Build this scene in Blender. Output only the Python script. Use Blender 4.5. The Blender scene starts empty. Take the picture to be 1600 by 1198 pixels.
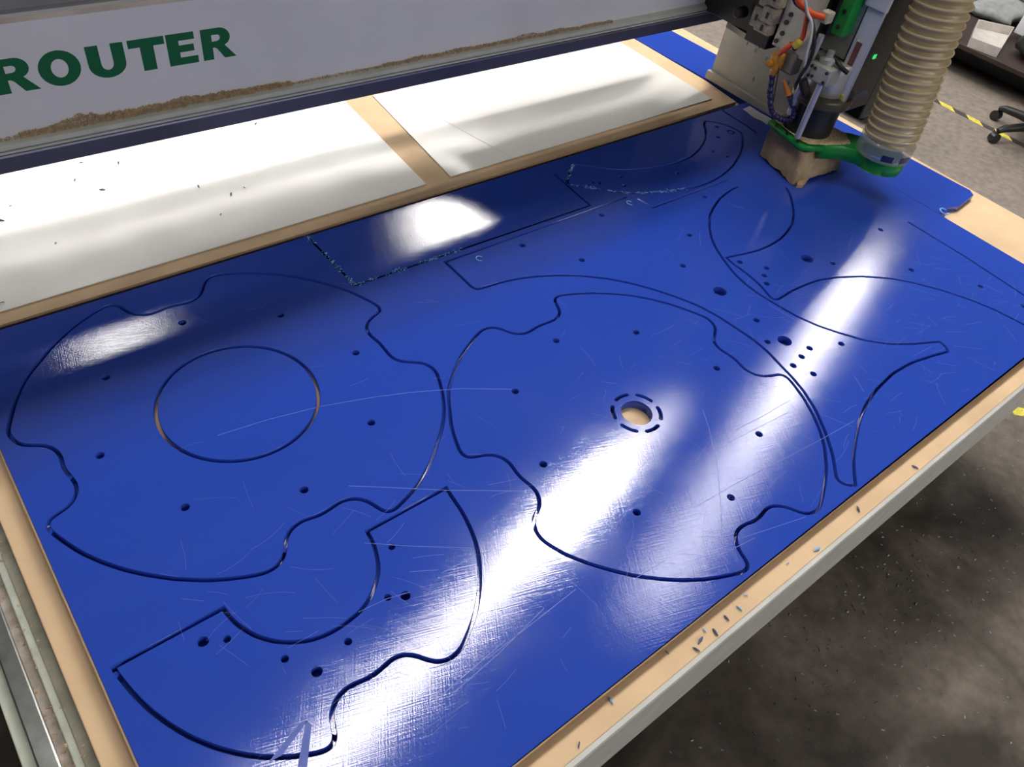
import bpy, bmesh, math, random
from mathutils import Vector, Matrix, noise

# ------------------------------------------------------------------ camera
# units are metres; z = 0 is the top face of the blue sheet, the floor lies 0.78 m lower
FLOOR = -0.78
EYE = 1.145
scene = bpy.context.scene
cam_data = bpy.data.cameras.new('camera')
cam = bpy.data.objects.new('camera', cam_data)
scene.collection.objects.link(cam)
cam_data.sensor_width = 36.0
cam_data.lens = 1211.506 / 1600.0 * 36.0
cam_data.clip_start = 0.02
cam_right = Vector((0.77969056, -0.612199, 0.13151049))
cam_down = Vector((-0.37367085, -0.62343938, -0.68679942))
cam_fwd = Vector((0.50244674, 0.48634939, -0.71485072))
m = Matrix.Identity(4)
for i in range(3):
    m[i][0] = cam_right[i]; m[i][1] = -cam_down[i]; m[i][2] = -cam_fwd[i]
m[2][3] = EYE
cam.matrix_world = m
scene.camera = cam

# ------------------------------------------------------------------ world and exposure
world = bpy.data.worlds.new('workshop')
scene.world = world
world.use_nodes = True
bg = world.node_tree.nodes['Background']
bg.inputs['Color'].default_value = (0.90, 0.94, 1.0, 1)
bg.inputs['Strength'].default_value = 0.05
scene.view_settings.view_transform = 'Standard'
scene.view_settings.look = 'None'
scene.view_settings.gamma = 1.0
scene.view_settings.use_curve_mapping = False
scene.view_settings.exposure = 0.14
LAMP = 42.0                      # radiance of the ceiling lamps
CEILING = 4.5                    # height of the lamps above the sheet

# ------------------------------------------------------------------ helpers
COL = scene.collection
rnd = random.Random(7)

def material(name, color, rough=0.5, metal=0.0, spec=0.5, bump=None, vary=None, **kw):
    """procedural Principled material; bump=(scale,strength), vary=(scale,amount)"""
    mt = bpy.data.materials.new(name); mt.use_nodes = True
    nt = mt.node_tree; b = nt.nodes['Principled BSDF']
    b.inputs['Base Color'].default_value = (*color, 1)
    b.inputs['Roughness'].default_value = rough
    b.inputs['Metallic'].default_value = metal
    b.inputs['Specular IOR Level'].default_value = spec
    for k, v in kw.items():
        b.inputs[k].default_value = v
    if bump or vary:
        geo = nt.nodes.new('ShaderNodeNewGeometry')
    if bump:
        n = nt.nodes.new('ShaderNodeTexNoise'); n.inputs['Scale'].default_value = bump[0]
        n.inputs['Detail'].default_value = 4
        bp = nt.nodes.new('ShaderNodeBump'); bp.inputs['Strength'].default_value = bump[1]
        bp.inputs['Distance'].default_value = 0.002
        nt.links.new(geo.outputs['Position'], n.inputs['Vector'])
        nt.links.new(n.outputs['Fac'], bp.inputs['Height'])
        nt.links.new(bp.outputs['Normal'], b.inputs['Normal'])
    if vary:
        n = nt.nodes.new('ShaderNodeTexNoise'); n.inputs['Scale'].default_value = vary[0]
        n.inputs['Detail'].default_value = 6
        r = nt.nodes.new('ShaderNodeValToRGB')
        a = vary[1]
        r.color_ramp.elements[0].position = 0.3; r.color_ramp.elements[1].position = 0.7
        r.color_ramp.elements[0].color = (*[max(0, c * (1 - a)) for c in color], 1)
        r.color_ramp.elements[1].color = (*[min(1, c * (1 + a)) for c in color], 1)
        nt.links.new(geo.outputs['Position'], n.inputs['Vector'])
        nt.links.new(n.outputs['Fac'], r.inputs['Fac'])
        nt.links.new(r.outputs['Color'], b.inputs['Base Color'])
    return mt

def sheet_material(name, color, rough, scratch):
    """glossy plastic with crossing hairline scratches"""
    mt = bpy.data.materials.new(name); mt.use_nodes = True
    nt = mt.node_tree; b = nt.nodes['Principled BSDF']
    b.inputs['Base Color'].default_value = (*color, 1)
    b.inputs['Specular IOR Level'].default_value = 0.5
    geo = nt.nodes.new('ShaderNodeNewGeometry')
    height = None
    for ang, sx, sy in ((0.55, 420, 7), (1.9, 520, 12), (2.75, 380, 9), (0.2, 700, 10)):
        mp = nt.nodes.new('ShaderNodeMapping')
        rot = nt.nodes.new('ShaderNodeVectorRotate'); rot.rotation_type = 'Z_AXIS'
        rot.inputs['Angle'].default_value = ang
        mp.inputs['Scale'].default_value = (sx, sy, 1)
        nz = nt.nodes.new('ShaderNodeTexNoise'); nz.inputs['Scale'].default_value = 1.0
        nz.inputs['Detail'].default_value = 2
        nt.links.new(geo.outputs['Position'], rot.inputs['Vector'])
        nt.links.new(rot.outputs['Vector'], mp.inputs['Vector'])
        nt.links.new(mp.outputs['Vector'], nz.inputs['Vector'])
        if height is None:
            height = nz.outputs['Fac']
        else:
            ad = nt.nodes.new('ShaderNodeMath'); ad.operation = 'ADD'
            nt.links.new(height, ad.inputs[0]); nt.links.new(nz.outputs['Fac'], ad.inputs[1])
            height = ad.outputs[0]
    bp = nt.nodes.new('ShaderNodeBump'); bp.inputs['Strength'].default_value = scratch
    bp.inputs['Distance'].default_value = 0.0003
    nt.links.new(height, bp.inputs['Height'])
    nt.links.new(bp.outputs['Normal'], b.inputs['Normal'])
    n2 = nt.nodes.new('ShaderNodeTexNoise'); n2.inputs['Scale'].default_value = 7
    n2.inputs['Detail'].default_value = 5
    nt.links.new(geo.outputs['Position'], n2.inputs['Vector'])
    mr = nt.nodes.new('ShaderNodeMapRange')
    mr.inputs['From Min'].default_value = 0.3; mr.inputs['From Max'].default_value = 0.7
    mr.inputs['To Min'].default_value = rough * 0.75; mr.inputs['To Max'].default_value = rough * 1.3
    nt.links.new(n2.outputs['Fac'], mr.inputs['Value'])
    nt.links.new(mr.outputs['Result'], b.inputs['Roughness'])
    return mt

def emissive(name, color, strength):
    mt = bpy.data.materials.new(name); mt.use_nodes = True
    b = mt.node_tree.nodes['Principled BSDF']
    b.inputs['Base Color'].default_value = (0.8, 0.8, 0.8, 1)
    b.inputs['Emission Color'].default_value = (*color, 1)
    b.inputs['Emission Strength'].default_value = strength
    return mt

def tag(o, label=None, cat=None, group=None, kind=None):
    if label: o['label'] = label
    if cat: o['category'] = cat
    if group: o['group'] = group
    if kind: o['kind'] = kind
    return o

def base_of(o):
    p = Vector((0, 0, 0))
    while o:
        p += o.location; o = o.parent
    return p

def thing(name, loc, label, cat, group=None, kind=None):
    o = bpy.data.objects.new(name, None); COL.objects.link(o)
    o.location = loc; o.empty_display_size = 0.05
    return tag(o, label, cat, group, kind)

def link_mesh(name, me, mat, parent=None, origin=None, smooth=False):
    """me holds world coordinates; the object gets its own origin"""
    o = bpy.data.objects.new(name, me); COL.objects.link(o)
    if mat: me.materials.append(mat)
    if parent is not None:
        off = base_of(parent); o.parent = parent
    else:
        if origin is None:
            xs = [v.co for v in me.vertices]
            origin = Vector(((min(v.x for v in xs) + max(v.x for v in xs)) / 2,
                             (min(v.y for v in xs) + max(v.y for v in xs)) / 2, min(v.z for v in xs)))
        off = Vector(origin); o.location = off
    me.transform(Matrix.Translation(-off))
    if smooth:
        for p in me.polygons: p.use_smooth = True
    me.update()
    return o

class MB:
    """collects shapes in world coordinates, links them as one mesh"""
    def __init__(self): self.v = []; self.f = []
    def add(self, vs, fs):
        n = len(self.v); self.v += [tuple(v) for v in vs]; self.f += [tuple(i + n for i in f) for f in fs]; return self
    def box(self, x0, x1, y0, y1, z0, z1, rot=0, bev=0.0, tilt=None):
        bm = bmesh.new(); bmesh.ops.create_cube(bm, size=1)
        c = Vector(((x0 + x1) / 2, (y0 + y1) / 2, (z0 + z1) / 2))
        for v in bm.verts:
            v.co = Vector((v.co.x * (x1 - x0), v.co.y * (y1 - y0), v.co.z * (z1 - z0)))
        if bev:
            bmesh.ops.bevel(bm, geom=list(bm.edges), offset=bev, segments=2, affect='EDGES', profile=0.5)
        M = Matrix.Rotation(rot, 4, 'Z')
        if tilt: M = M @ Matrix.Rotation(tilt[0], 4, tilt[1])
        bm.verts.index_update()
        vs = [c + (M @ v.co) for v in bm.verts]; fs = [[v.index for v in f.verts] for f in bm.faces]
        bm.free(); return self.add(vs, fs)
    def tube(self, pts, r, seg=10, cap=True):
        pts = [Vector(p) for p in pts]; rs = r if isinstance(r, (list, tuple)) else [r] * len(pts)
        vs = []; fs = []
        up = None
        for i, p in enumerate(pts):
            t = (pts[min(i + 1, len(pts) - 1)] - pts[max(i - 1, 0)]).normalized()
            if up is None:
                up = t.orthogonal().normalized()
            up = (up - t * up.dot(t)).normalized(); w = t.cross(up)
            for k in range(seg):
                a = 2 * math.pi * k / seg
                vs.append(p + (up * math.cos(a) + w * math.sin(a)) * rs[i])
        for i in range(len(pts) - 1):
            for k in range(seg):
                a = i * seg + k; b = i * seg + (k + 1) % seg
                fs.append((a, b, b + seg, a + seg))
        if cap:
            fs.append(tuple(range(seg - 1, -1, -1))); fs.append(tuple(range((len(pts) - 1) * seg, len(pts) * seg)))
        return self.add(vs, fs)
    def lathe(self, prof, cx, cy, seg=32, cz=0, tiltM=None):
        vs = []; fs = []
        for r, z in prof:
            for k in range(seg):
                a = 2 * math.pi * k / seg
                p = Vector((r * math.cos(a), r * math.sin(a), z))
                if tiltM: p = tiltM @ p
                vs.append(p + Vector((cx, cy, cz)))
        for i in range(len(prof) - 1):
            for k in range(seg):
                a = i * seg + k; b = i * seg + (k + 1) % seg
                fs.append((a, b, b + seg, a + seg))
        if prof[0][0] > 0: fs.append(tuple(range(seg - 1, -1, -1)))
        if prof[-1][0] > 0: fs.append(tuple(range((len(prof) - 1) * seg, len(prof) * seg)))
        return self.add(vs, fs)
    def prism_x(self, poly, x0, x1):
        """poly of (y, z) swept along x"""
        n = len(poly)
        vs = [(x0, y, z) for y, z in poly] + [(x1, y, z) for y, z in poly]
        fs = [(i, (i + 1) % n, n + (i + 1) % n, n + i) for i in range(n)]
        fs += [tuple(range(n - 1, -1, -1)), tuple(range(n, 2 * n))]
        return self.add(vs, fs)
    def prism_y(self, poly, y0, y1):
        n = len(poly)
        vs = [(x, y0, z) for x, z in poly] + [(x, y1, z) for x, z in poly]
        fs = [(i, (i + 1) % n, n + (i + 1) % n, n + i) for i in range(n)]
        fs += [tuple(range(n - 1, -1, -1)), tuple(range(n, 2 * n))]
        return self.add(vs, fs)
    def prism_z(self, poly, z0, z1):
        n = len(poly)
        vs = [(x, y, z0) for x, y in poly] + [(x, y, z1) for x, y in poly]
        fs = [(i, (i + 1) % n, n + (i + 1) % n, n + i) for i in range(n)]
        fs += [tuple(range(n - 1, -1, -1)), tuple(range(n, 2 * n))]
        return self.add(vs, fs)
    def build(self, name, mat, parent=None, smooth=False, origin=None):
        me = bpy.data.meshes.new(name); me.from_pydata([tuple(v) for v in self.v], [], self.f)
        bm = bmesh.new(); bm.from_mesh(me); bmesh.ops.recalc_face_normals(bm, faces=bm.faces); bm.to_mesh(me); bm.free()
        o = link_mesh(name, me, mat, parent, origin, smooth)
        if smooth:
            o.data.set_sharp_from_angle(angle=math.radians(40))
        return o

def fill_mesh(name, loops, z0, z1, bev=0.0, fn=None):
    """flat plate from outlines: first loop outside, the others holes"""
    cu = bpy.data.curves.new(name, 'CURVE'); cu.dimensions = '2D'; cu.fill_mode = 'BOTH'
    cu.extrude = (z1 - z0) / 2 - bev; cu.bevel_depth = bev; cu.bevel_resolution = 0; cu.offset = -bev
    for lp in loops:
        s = cu.splines.new('POLY'); s.points.add(len(lp) - 1)
        for p, q in zip(s.points, lp): p.co = (q[0], q[1], 0, 1)
        s.use_cyclic_u = True
    ob = bpy.data.objects.new(name, cu); COL.objects.link(ob)
    me = bpy.data.meshes.new_from_object(ob)
    bpy.data.objects.remove(ob); bpy.data.curves.remove(cu)
    me.transform(Matrix.Translation((0, 0, (z0 + z1) / 2)))
    if fn:
        for v in me.vertices: v.co = Vector(fn(v.co))
    me.name = name; me.materials.clear()
    return me

def plate(name, loops, z0, z1, mat, parent=None, bev=0.0, fn=None):
    return link_mesh(name, fill_mesh(name, loops, z0, z1, bev, fn), mat, parent)

def pts_of(s): return [tuple(float(c) * 1e-4 for c in t.split(',')) for t in s.split()]

def circle(cx, cy, r, n=24): return [(cx + r * math.cos(2 * math.pi * k / n), cy + r * math.sin(2 * math.pi * k / n)) for k in range(n)]

def seg_dist(p, a, b):
    ax, ay = a; bx, by = b; px, py = p
    dx, dy = bx - ax, by - ay; L = dx * dx + dy * dy
    t = 0 if L == 0 else max(0, min(1, ((px - ax) * dx + (py - ay) * dy) / L))
    return math.hypot(px - ax - t * dx, py - ay - t * dy)

def refine(P, closed):
    """one Catmull-Rom subdivision where the line bends gently"""
    n = len(P); out = []
    for i in range(n if closed else n - 1):
        p1 = P[i]; p2 = P[(i + 1) % n]
        p0 = P[(i - 1) % n] if (closed or i > 0) else p1
        p3 = P[(i + 2) % n] if (closed or i + 2 < n) else p2
        out.append(p1)
        d1 = (p1[0] - p0[0], p1[1] - p0[1]); d2 = (p2[0] - p1[0], p2[1] - p1[1]); d3 = (p3[0] - p2[0], p3[1] - p2[1])
        def ang(a, b):
            la = math.hypot(*a); lb = math.hypot(*b)
            return 1 if la * lb == 0 else (a[0] * b[0] + a[1] * b[1]) / (la * lb)
        if math.hypot(*d2) < 0.02 and ang(d1, d2) > 0.8 and ang(d2, d3) > 0.8:
            out.append(tuple((-p0[k] + 9 * p1[k] + 9 * p2[k] - p3[k]) / 16 for k in (0, 1)))
    if not closed: out.append(P[-1])
    return out

def offset_side(P, d, closed):
    n = len(P); out = []
    for i in range(n):
        a = P[i - 1] if (closed or i > 0) else None
        b = P[(i + 1) % n] if (closed or i < n - 1) else None
        p = P[i]; ns = []
        for q, r in ((a, p), (p, b)):
            if q is None or r is None: continue
            dx, dy = r[0] - q[0], r[1] - q[1]; L = math.hypot(dx, dy) or 1
            ns.append((-dy / L, dx / L))
        nx = sum(t[0] for t in ns) / len(ns); ny = sum(t[1] for t in ns) / len(ns)
        L2 = max(nx * nx + ny * ny, 0.12)
        out.append((p[0] + nx / L2 * d, p[1] + ny / L2 * d))
    m_ = len(P) if closed else len(P) - 1
    keep = []
    for q in out:
        near = min(seg_dist(q, P[i], P[(i + 1) % n]) for i in range(m_)
                   if abs(P[i][0] - q[0]) < 0.35 and abs(P[i][1] - q[1]) < 0.35 or m_ < 8)
        if near > abs(d) * 0.97: keep.append(q)
    return keep

def area(P): return 0.5 * sum(P[i - 1][0] * P[i][1] - P[i][0] * P[i - 1][1] for i in range(len(P)))

KERF = 0.0066
def closed_cut(P):
    """groove centre line -> (outline of the hole in the sheet, outline of the freed piece)"""
    P = refine(P, True)
    if area(P) < 0: P = P[::-1]
    return offset_side(P, -KERF / 2, True), offset_side(P, KERF / 2, True), P

def open_cut(P):
    P = refine(P, False)
    return offset_side(P, KERF / 2, False) + offset_side(P, -KERF / 2, False)[::-1], P

def ribbon(mb, P, closed, w, z):
    """thin strip along a line"""
    n = len(P)
    L = []; Rr = []
    for i in range(n):
        a = P[i - 1] if (closed or i > 0) else P[i]; b = P[(i + 1) % n] if (closed or i < n - 1) else P[i]
        dx, dy = b[0] - a[0], b[1] - a[1]; l = math.hypot(dx, dy) or 1
        L.append((P[i][0] - dy / l * w / 2, P[i][1] + dx / l * w / 2)); Rr.append((P[i][0] + dy / l * w / 2, P[i][1] - dx / l * w / 2))
    vs = [(x, y, z) for x, y in L] + [(x, y, z) for x, y in Rr]
    fs = [(i, (i + 1) % n, n + (i + 1) % n, n + i) for i in range(n if closed else n - 1)]
    return mb.add(vs, fs)

# ------------------------------------------------------------------ outlines of the cuts on the sheet (1/10 mm)
DISC_LEFT = "-372,11477 -343,11573 -303,11664 -262,11756 -221,11847 -179,11938 -137,12029 -92,12118 -42,12205 10,12291 63,12376 117,12460 176,12541 238,12619 303,12696 372,12768 444,12838 516,12907 589,12976 661,13045 734,13114 809,13180 886,13245 963,13309 1042,13371 1122,13431 1203,13490 1285,13547 1371,13599 1457,13649 1545,13696 1636,13740 1727,13782 1819,13821 1913,13855 2009,13884 2107,13902 2206,13892 2286,13833 2334,13746 2368,13652 2403,13558 2449,13469 2512,13392 2590,13330 2679,13283 2776,13261 2876,13262 2975,13276 3074,13293 3174,13301 3273,13294 3371,13273 3469,13250 3568,13243 3667,13261 3758,13302 3840,13359 3909,13431 3967,13512 4022,13596 4082,13677 4153,13747 4240,13795 4338,13813 4437,13801 4534,13776 4629,13743 4721,13703 4812,13662 4902,13619 4990,13571 5077,13520 5163,13469 5248,13416 5332,13362 5416,13307 5499,13250 5579,13190 5655,13126 5731,13060 5806,12994 5878,12924 5947,12851 6015,12778 6083,12705 6150,12630 6215,12554 6276,12475 6338,12396 6398,12316 6457,12235 6510,12150 6561,12064 6611,11977 6660,11890 6704,11800 6744,11708 6783,11616 6821,11523 6857,11430 6891,11335 6920,11240 6928,11140 6890,11050 6804,11001 6708,10972 6614,10936 6527,10888 6448,10827 6382,10752 6336,10663 6311,10566 6307,10466 6318,10367 6335,10268 6347,10169 6346,10069 6340,9969 6336,9869 6337,9768 6351,9669 6387,9576 6445,9495 6519,9428 6601,9370 6683,9313 6760,9249 6823,9171 6866,9081 6887,8984 6887,8884 6865,8786 6831,8692 6795,8599 6755,8507 6712,8416 6669,8326 6624,8237 6575,8149 6525,8062 6472,7977 6415,7895 6356,7814 6294,7736 6228,7661 6159,7588 6089,7516 6017,7447 5942,7380 5867,7314 5793,7246 5718,7180 5642,7115 5564,7052 5484,6991 5403,6933 5320,6877 5236,6823 5149,6772 5063,6722 4975,6674 4883,6634 4790,6597 4696,6562 4601,6530 4506,6500 4409,6475 4309,6476 4225,6527 4175,6613 4141,6707 4105,6801 4058,6889 3996,6967 3918,7030 3828,7074 3731,7098 3631,7102 3532,7088 3433,7071 3334,7062 3234,7064 3135,7079 3037,7099 2937,7106 2838,7094 2742,7063 2657,7012 2585,6942 2528,6860 2474,6776 2414,6696 2341,6627 2254,6579 2157,6556 2057,6555 1959,6575 1864,6607 1771,6644 1679,6684 1588,6726 1499,6772 1411,6819 1324,6869 1239,6922 1155,6977 1074,7036 995,7097 915,7158 837,7220 762,7287 689,7356 617,7425 545,7494 475,7566 408,7640 341,7715 276,7791 215,7870 156,7951 97,8032 40,8115 -13,8200 -64,8286 -115,8372 -162,8460 -204,8551 -244,8643 -283,8735 -320,8829 -355,8922 -388,9017 -412,9114 -406,9213 -348,9293 -257,9334 -161,9361 -67,9395 19,9446 90,9516 142,9601 178,9695 194,9793 190,9893 175,9992 157,10091 147,10190 150,10290 166,10389 176,10489 169,10589 144,10685 100,10775 38,10853 -39,10917 -124,10971 -207,11027 -278,11097 -329,11183 -360,11278 -374,11377"
DISC_RIGHT = "6846,8344 6914,8416 6985,8486 7059,8553 7134,8619 7210,8684 7286,8748 7365,8810 7444,8870 7524,8930 7606,8987 7692,9039 7779,9088 7866,9136 7954,9184 8042,9229 8132,9274 8221,9318 8313,9357 8407,9391 8504,9413 8604,9410 8698,9378 8780,9322 8848,9249 8899,9164 8948,9077 9008,8997 9083,8932 9171,8883 9265,8853 9365,8847 9464,8860 9562,8874 9662,8884 9761,8883 9861,8874 9960,8867 10060,8867 10159,8877 10255,8904 10342,8953 10413,9023 10464,9108 10501,9201 10539,9293 10585,9382 10661,9444 10759,9458 10857,9441 10952,9410 11045,9375 11138,9338 11229,9298 11320,9256 11410,9214 11500,9170 11588,9122 11673,9070 11758,9018 11843,8965 11926,8911 12008,8853 12088,8794 12168,8734 12248,8674 12325,8611 12397,8542 12467,8471 12537,8400 12607,8328 12674,8255 12738,8177 12799,8099 12861,8021 12922,7942 12979,7860 13031,7775 13082,7688 13132,7602 13181,7515 13229,7428 13274,7339 13318,7249 13361,7159 13390,7064 13395,6964 13379,6866 13339,6775 13280,6695 13204,6630 13123,6572 13040,6517 12962,6454 12901,6375 12863,6283 12847,6185 12852,6086 12873,5988 12889,5889 12895,5790 12890,5690 12872,5592 12855,5494 12857,5394 12877,5297 12915,5205 12974,5125 13050,5060 13136,5009 13225,4964 13318,4929 13411,4893 13479,4822 13502,4726 13487,4627 13460,4531 13428,4437 13393,4343 13358,4250 13321,4157 13279,4067 13232,3978 13185,3890 13137,3803 13089,3716 13036,3631 12981,3548 12924,3465 12868,3383 12808,3303 12743,3228 12675,3155 12606,3082 12537,3010 12464,2942 12387,2878 12310,2815 12233,2751 12155,2689 12073,2632 11989,2579 11904,2526 11819,2474 11732,2425 11644,2377 11557,2329 11469,2282 11379,2238 11289,2196 11197,2156 11101,2129 11002,2125 10905,2147 10816,2193 10743,2260 10686,2342 10635,2427 10578,2510 10510,2582 10430,2642 10340,2684 10242,2700 10142,2694 10044,2674 9946,2658 9846,2655 9747,2667 9650,2689 9552,2706 9452,2711 9354,2696 9261,2658 9181,2599 9114,2525 9062,2440 9026,2347 8999,2251 8964,2158 8893,2090 8796,2072 8699,2092 8605,2125 8512,2162 8420,2200 8328,2239 8236,2279 8146,2322 8058,2368 7970,2416 7884,2467 7800,2520 7716,2574 7634,2631 7555,2692 7476,2753 7398,2816 7322,2881 7247,2947 7173,3013 7100,3081 7029,3151 6962,3226 6897,3301 6833,3378 6770,3455 6708,3533 6647,3612 6587,3692 6529,3774 6475,3858 6423,3942 6371,4028 6325,4116 6287,4208 6250,4301 6217,4395 6191,4492 6179,4591 6186,4690 6213,4786 6259,4874 6322,4951 6402,5011 6490,5058 6572,5116 6641,5187 6693,5272 6729,5365 6744,5464 6740,5563 6722,5661 6706,5760 6701,5859 6705,5959 6717,6058 6725,6158 6715,6257 6686,6352 6636,6438 6568,6511 6486,6568 6396,6610 6301,6642 6209,6681 6134,6745 6102,6838 6110,6937 6136,7033 6167,7128 6201,7222 6238,7315 6277,7406 6318,7497 6365,7586 6415,7672 6465,7758 6516,7844 6566,7931 6617,8016 6671,8101 6727,8183 6785,8265"
SECTOR = "-391,6345 1236,6346 1241,6247 1253,6149 1276,6053 1306,5958 1341,5866 1381,5775 1427,5687 1483,5606 1543,5527 1608,5452 1681,5386 1759,5324 1840,5268 1926,5219 2015,5174 2108,5140 2204,5115 2301,5098 2400,5089 2499,5086 2597,5092 2696,5103 2794,5119 2891,5139 2984,5170 3074,5213 3160,5261 3241,5318 3318,5380 3391,5447 3459,5519 3519,5598 3569,5683 3613,5772 3651,5864 3684,5957 3713,6052 3732,6149 3746,6247 3756,6345 5399,6359 5389,6259 5379,6159 5369,6059 5360,5958 5350,5858 5336,5759 5318,5660 5298,5562 5274,5464 5246,5367 5217,5271 5182,5177 5143,5085 5101,4993 5054,4904 5003,4817 4950,4732 4894,4649 4835,4567 4774,4487 4709,4411 4642,4336 4571,4264 4499,4194 4426,4125 4350,4060 4269,4000 4187,3942 4103,3886 4018,3833 3931,3782 3839,3743 3741,3721 3641,3717 3543,3738 3453,3783 3379,3850 3316,3929 3257,4010 3190,4085 3111,4146 3018,4186 2919,4198 2819,4189 2720,4173 2620,4159 2520,4157 2420,4167 2321,4186 2222,4200 2121,4199 2023,4179 1932,4138 1852,4077 1788,3999 1743,3910 1710,3815 1674,3721 1610,3645 1514,3620 1416,3639 1323,3677 1233,3722 1145,3770 1058,3820 973,3873 890,3931 809,3990 731,4053 656,4121 584,4190 514,4262 447,4337 381,4414 317,4491 258,4572 202,4656 146,4739 92,4824 44,4912 -2,5002 -46,5092 -89,5183 -127,5276 -164,5369 -200,5463 -231,5559 -259,5655 -286,5752 -310,5850 -331,5948 -350,6047 -369,6146 -385,6245"
CRESCENT = "20964,13871 21048,13817 21131,13761 21205,13695 21269,13618 21328,13538 21384,13455 21428,13365 21466,13273 21502,13180 21526,13083 21535,12984 21537,12884 21516,12787 21462,12704 21397,12627 21331,12553 21259,12483 21181,12421 21103,12359 21024,12298 20945,12237 20866,12176 20784,12118 20700,12065 20615,12013 20529,11961 20444,11909 20358,11859 20269,11813 20179,11770 20088,11728 19998,11686 19907,11644 19817,11602 19726,11560 19634,11522 19539,11492 19443,11464 19347,11437 19250,11410 19154,11382 19058,11355 18962,11329 18864,11308 18766,11292 18667,11276 18569,11261 18470,11245 18371,11230 18273,11215 18173,11206 18073,11205 17974,11205 17874,11206 17774,11207 17674,11208 17574,11215 17476,11232 17378,11253 17281,11275 17184,11297 17087,11322 16990,11347 16894,11373 16797,11398 16701,11424 16604,11450 16509,11479 16414,11510 16319,11542 16225,11575 16131,11607 16036,11640 15943,11676 15853,11718 15763,11763 15674,11807 15584,11851 15496,11897 15410,11949 15330,12008 15252,12070 15173,12132 15094,12193 15017,12256 14942,12323 14870,12391 14797,12459 14724,12528 14651,12596 14577,12663 14501,12728 14425,12792 14351,12859 14290,12938 14248,13028 14210,13121 14286,13184 14362,13248 14438,13312 14514,13375 14591,13438 14668,13500 14746,13562 14823,13624 14901,13686 14978,13748 15077,13734 15165,13688 15242,13625 15317,13559 15392,13494 15467,13428 15542,13361 15616,13295 15691,13228 15766,13163 15846,13103 15930,13050 16015,12998 16101,12946 16186,12895 16273,12846 16364,12804 16457,12769 16551,12736 16645,12703 16739,12670 16834,12637 16929,12608 17026,12585 17124,12564 17222,12543 17319,12522 17417,12502 17515,12486 17615,12477 17714,12470 17814,12464 17913,12457 18013,12451 18113,12447 18212,12451 18312,12460 18411,12468 18511,12477 18610,12486 18709,12497 18807,12515 18903,12542 18999,12571 19094,12601 19189,12631 19284,12660 19379,12693 19470,12733 19559,12779 19647,12826 19735,12872 19823,12919 19911,12966 19997,13017 20077,13076 20154,13140 20231,13204 20308,13267 20384,13331 20459,13397 20528,13469 20594,13544 20659,13620 20724,13696 20796,13765 20878,13821"
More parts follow.
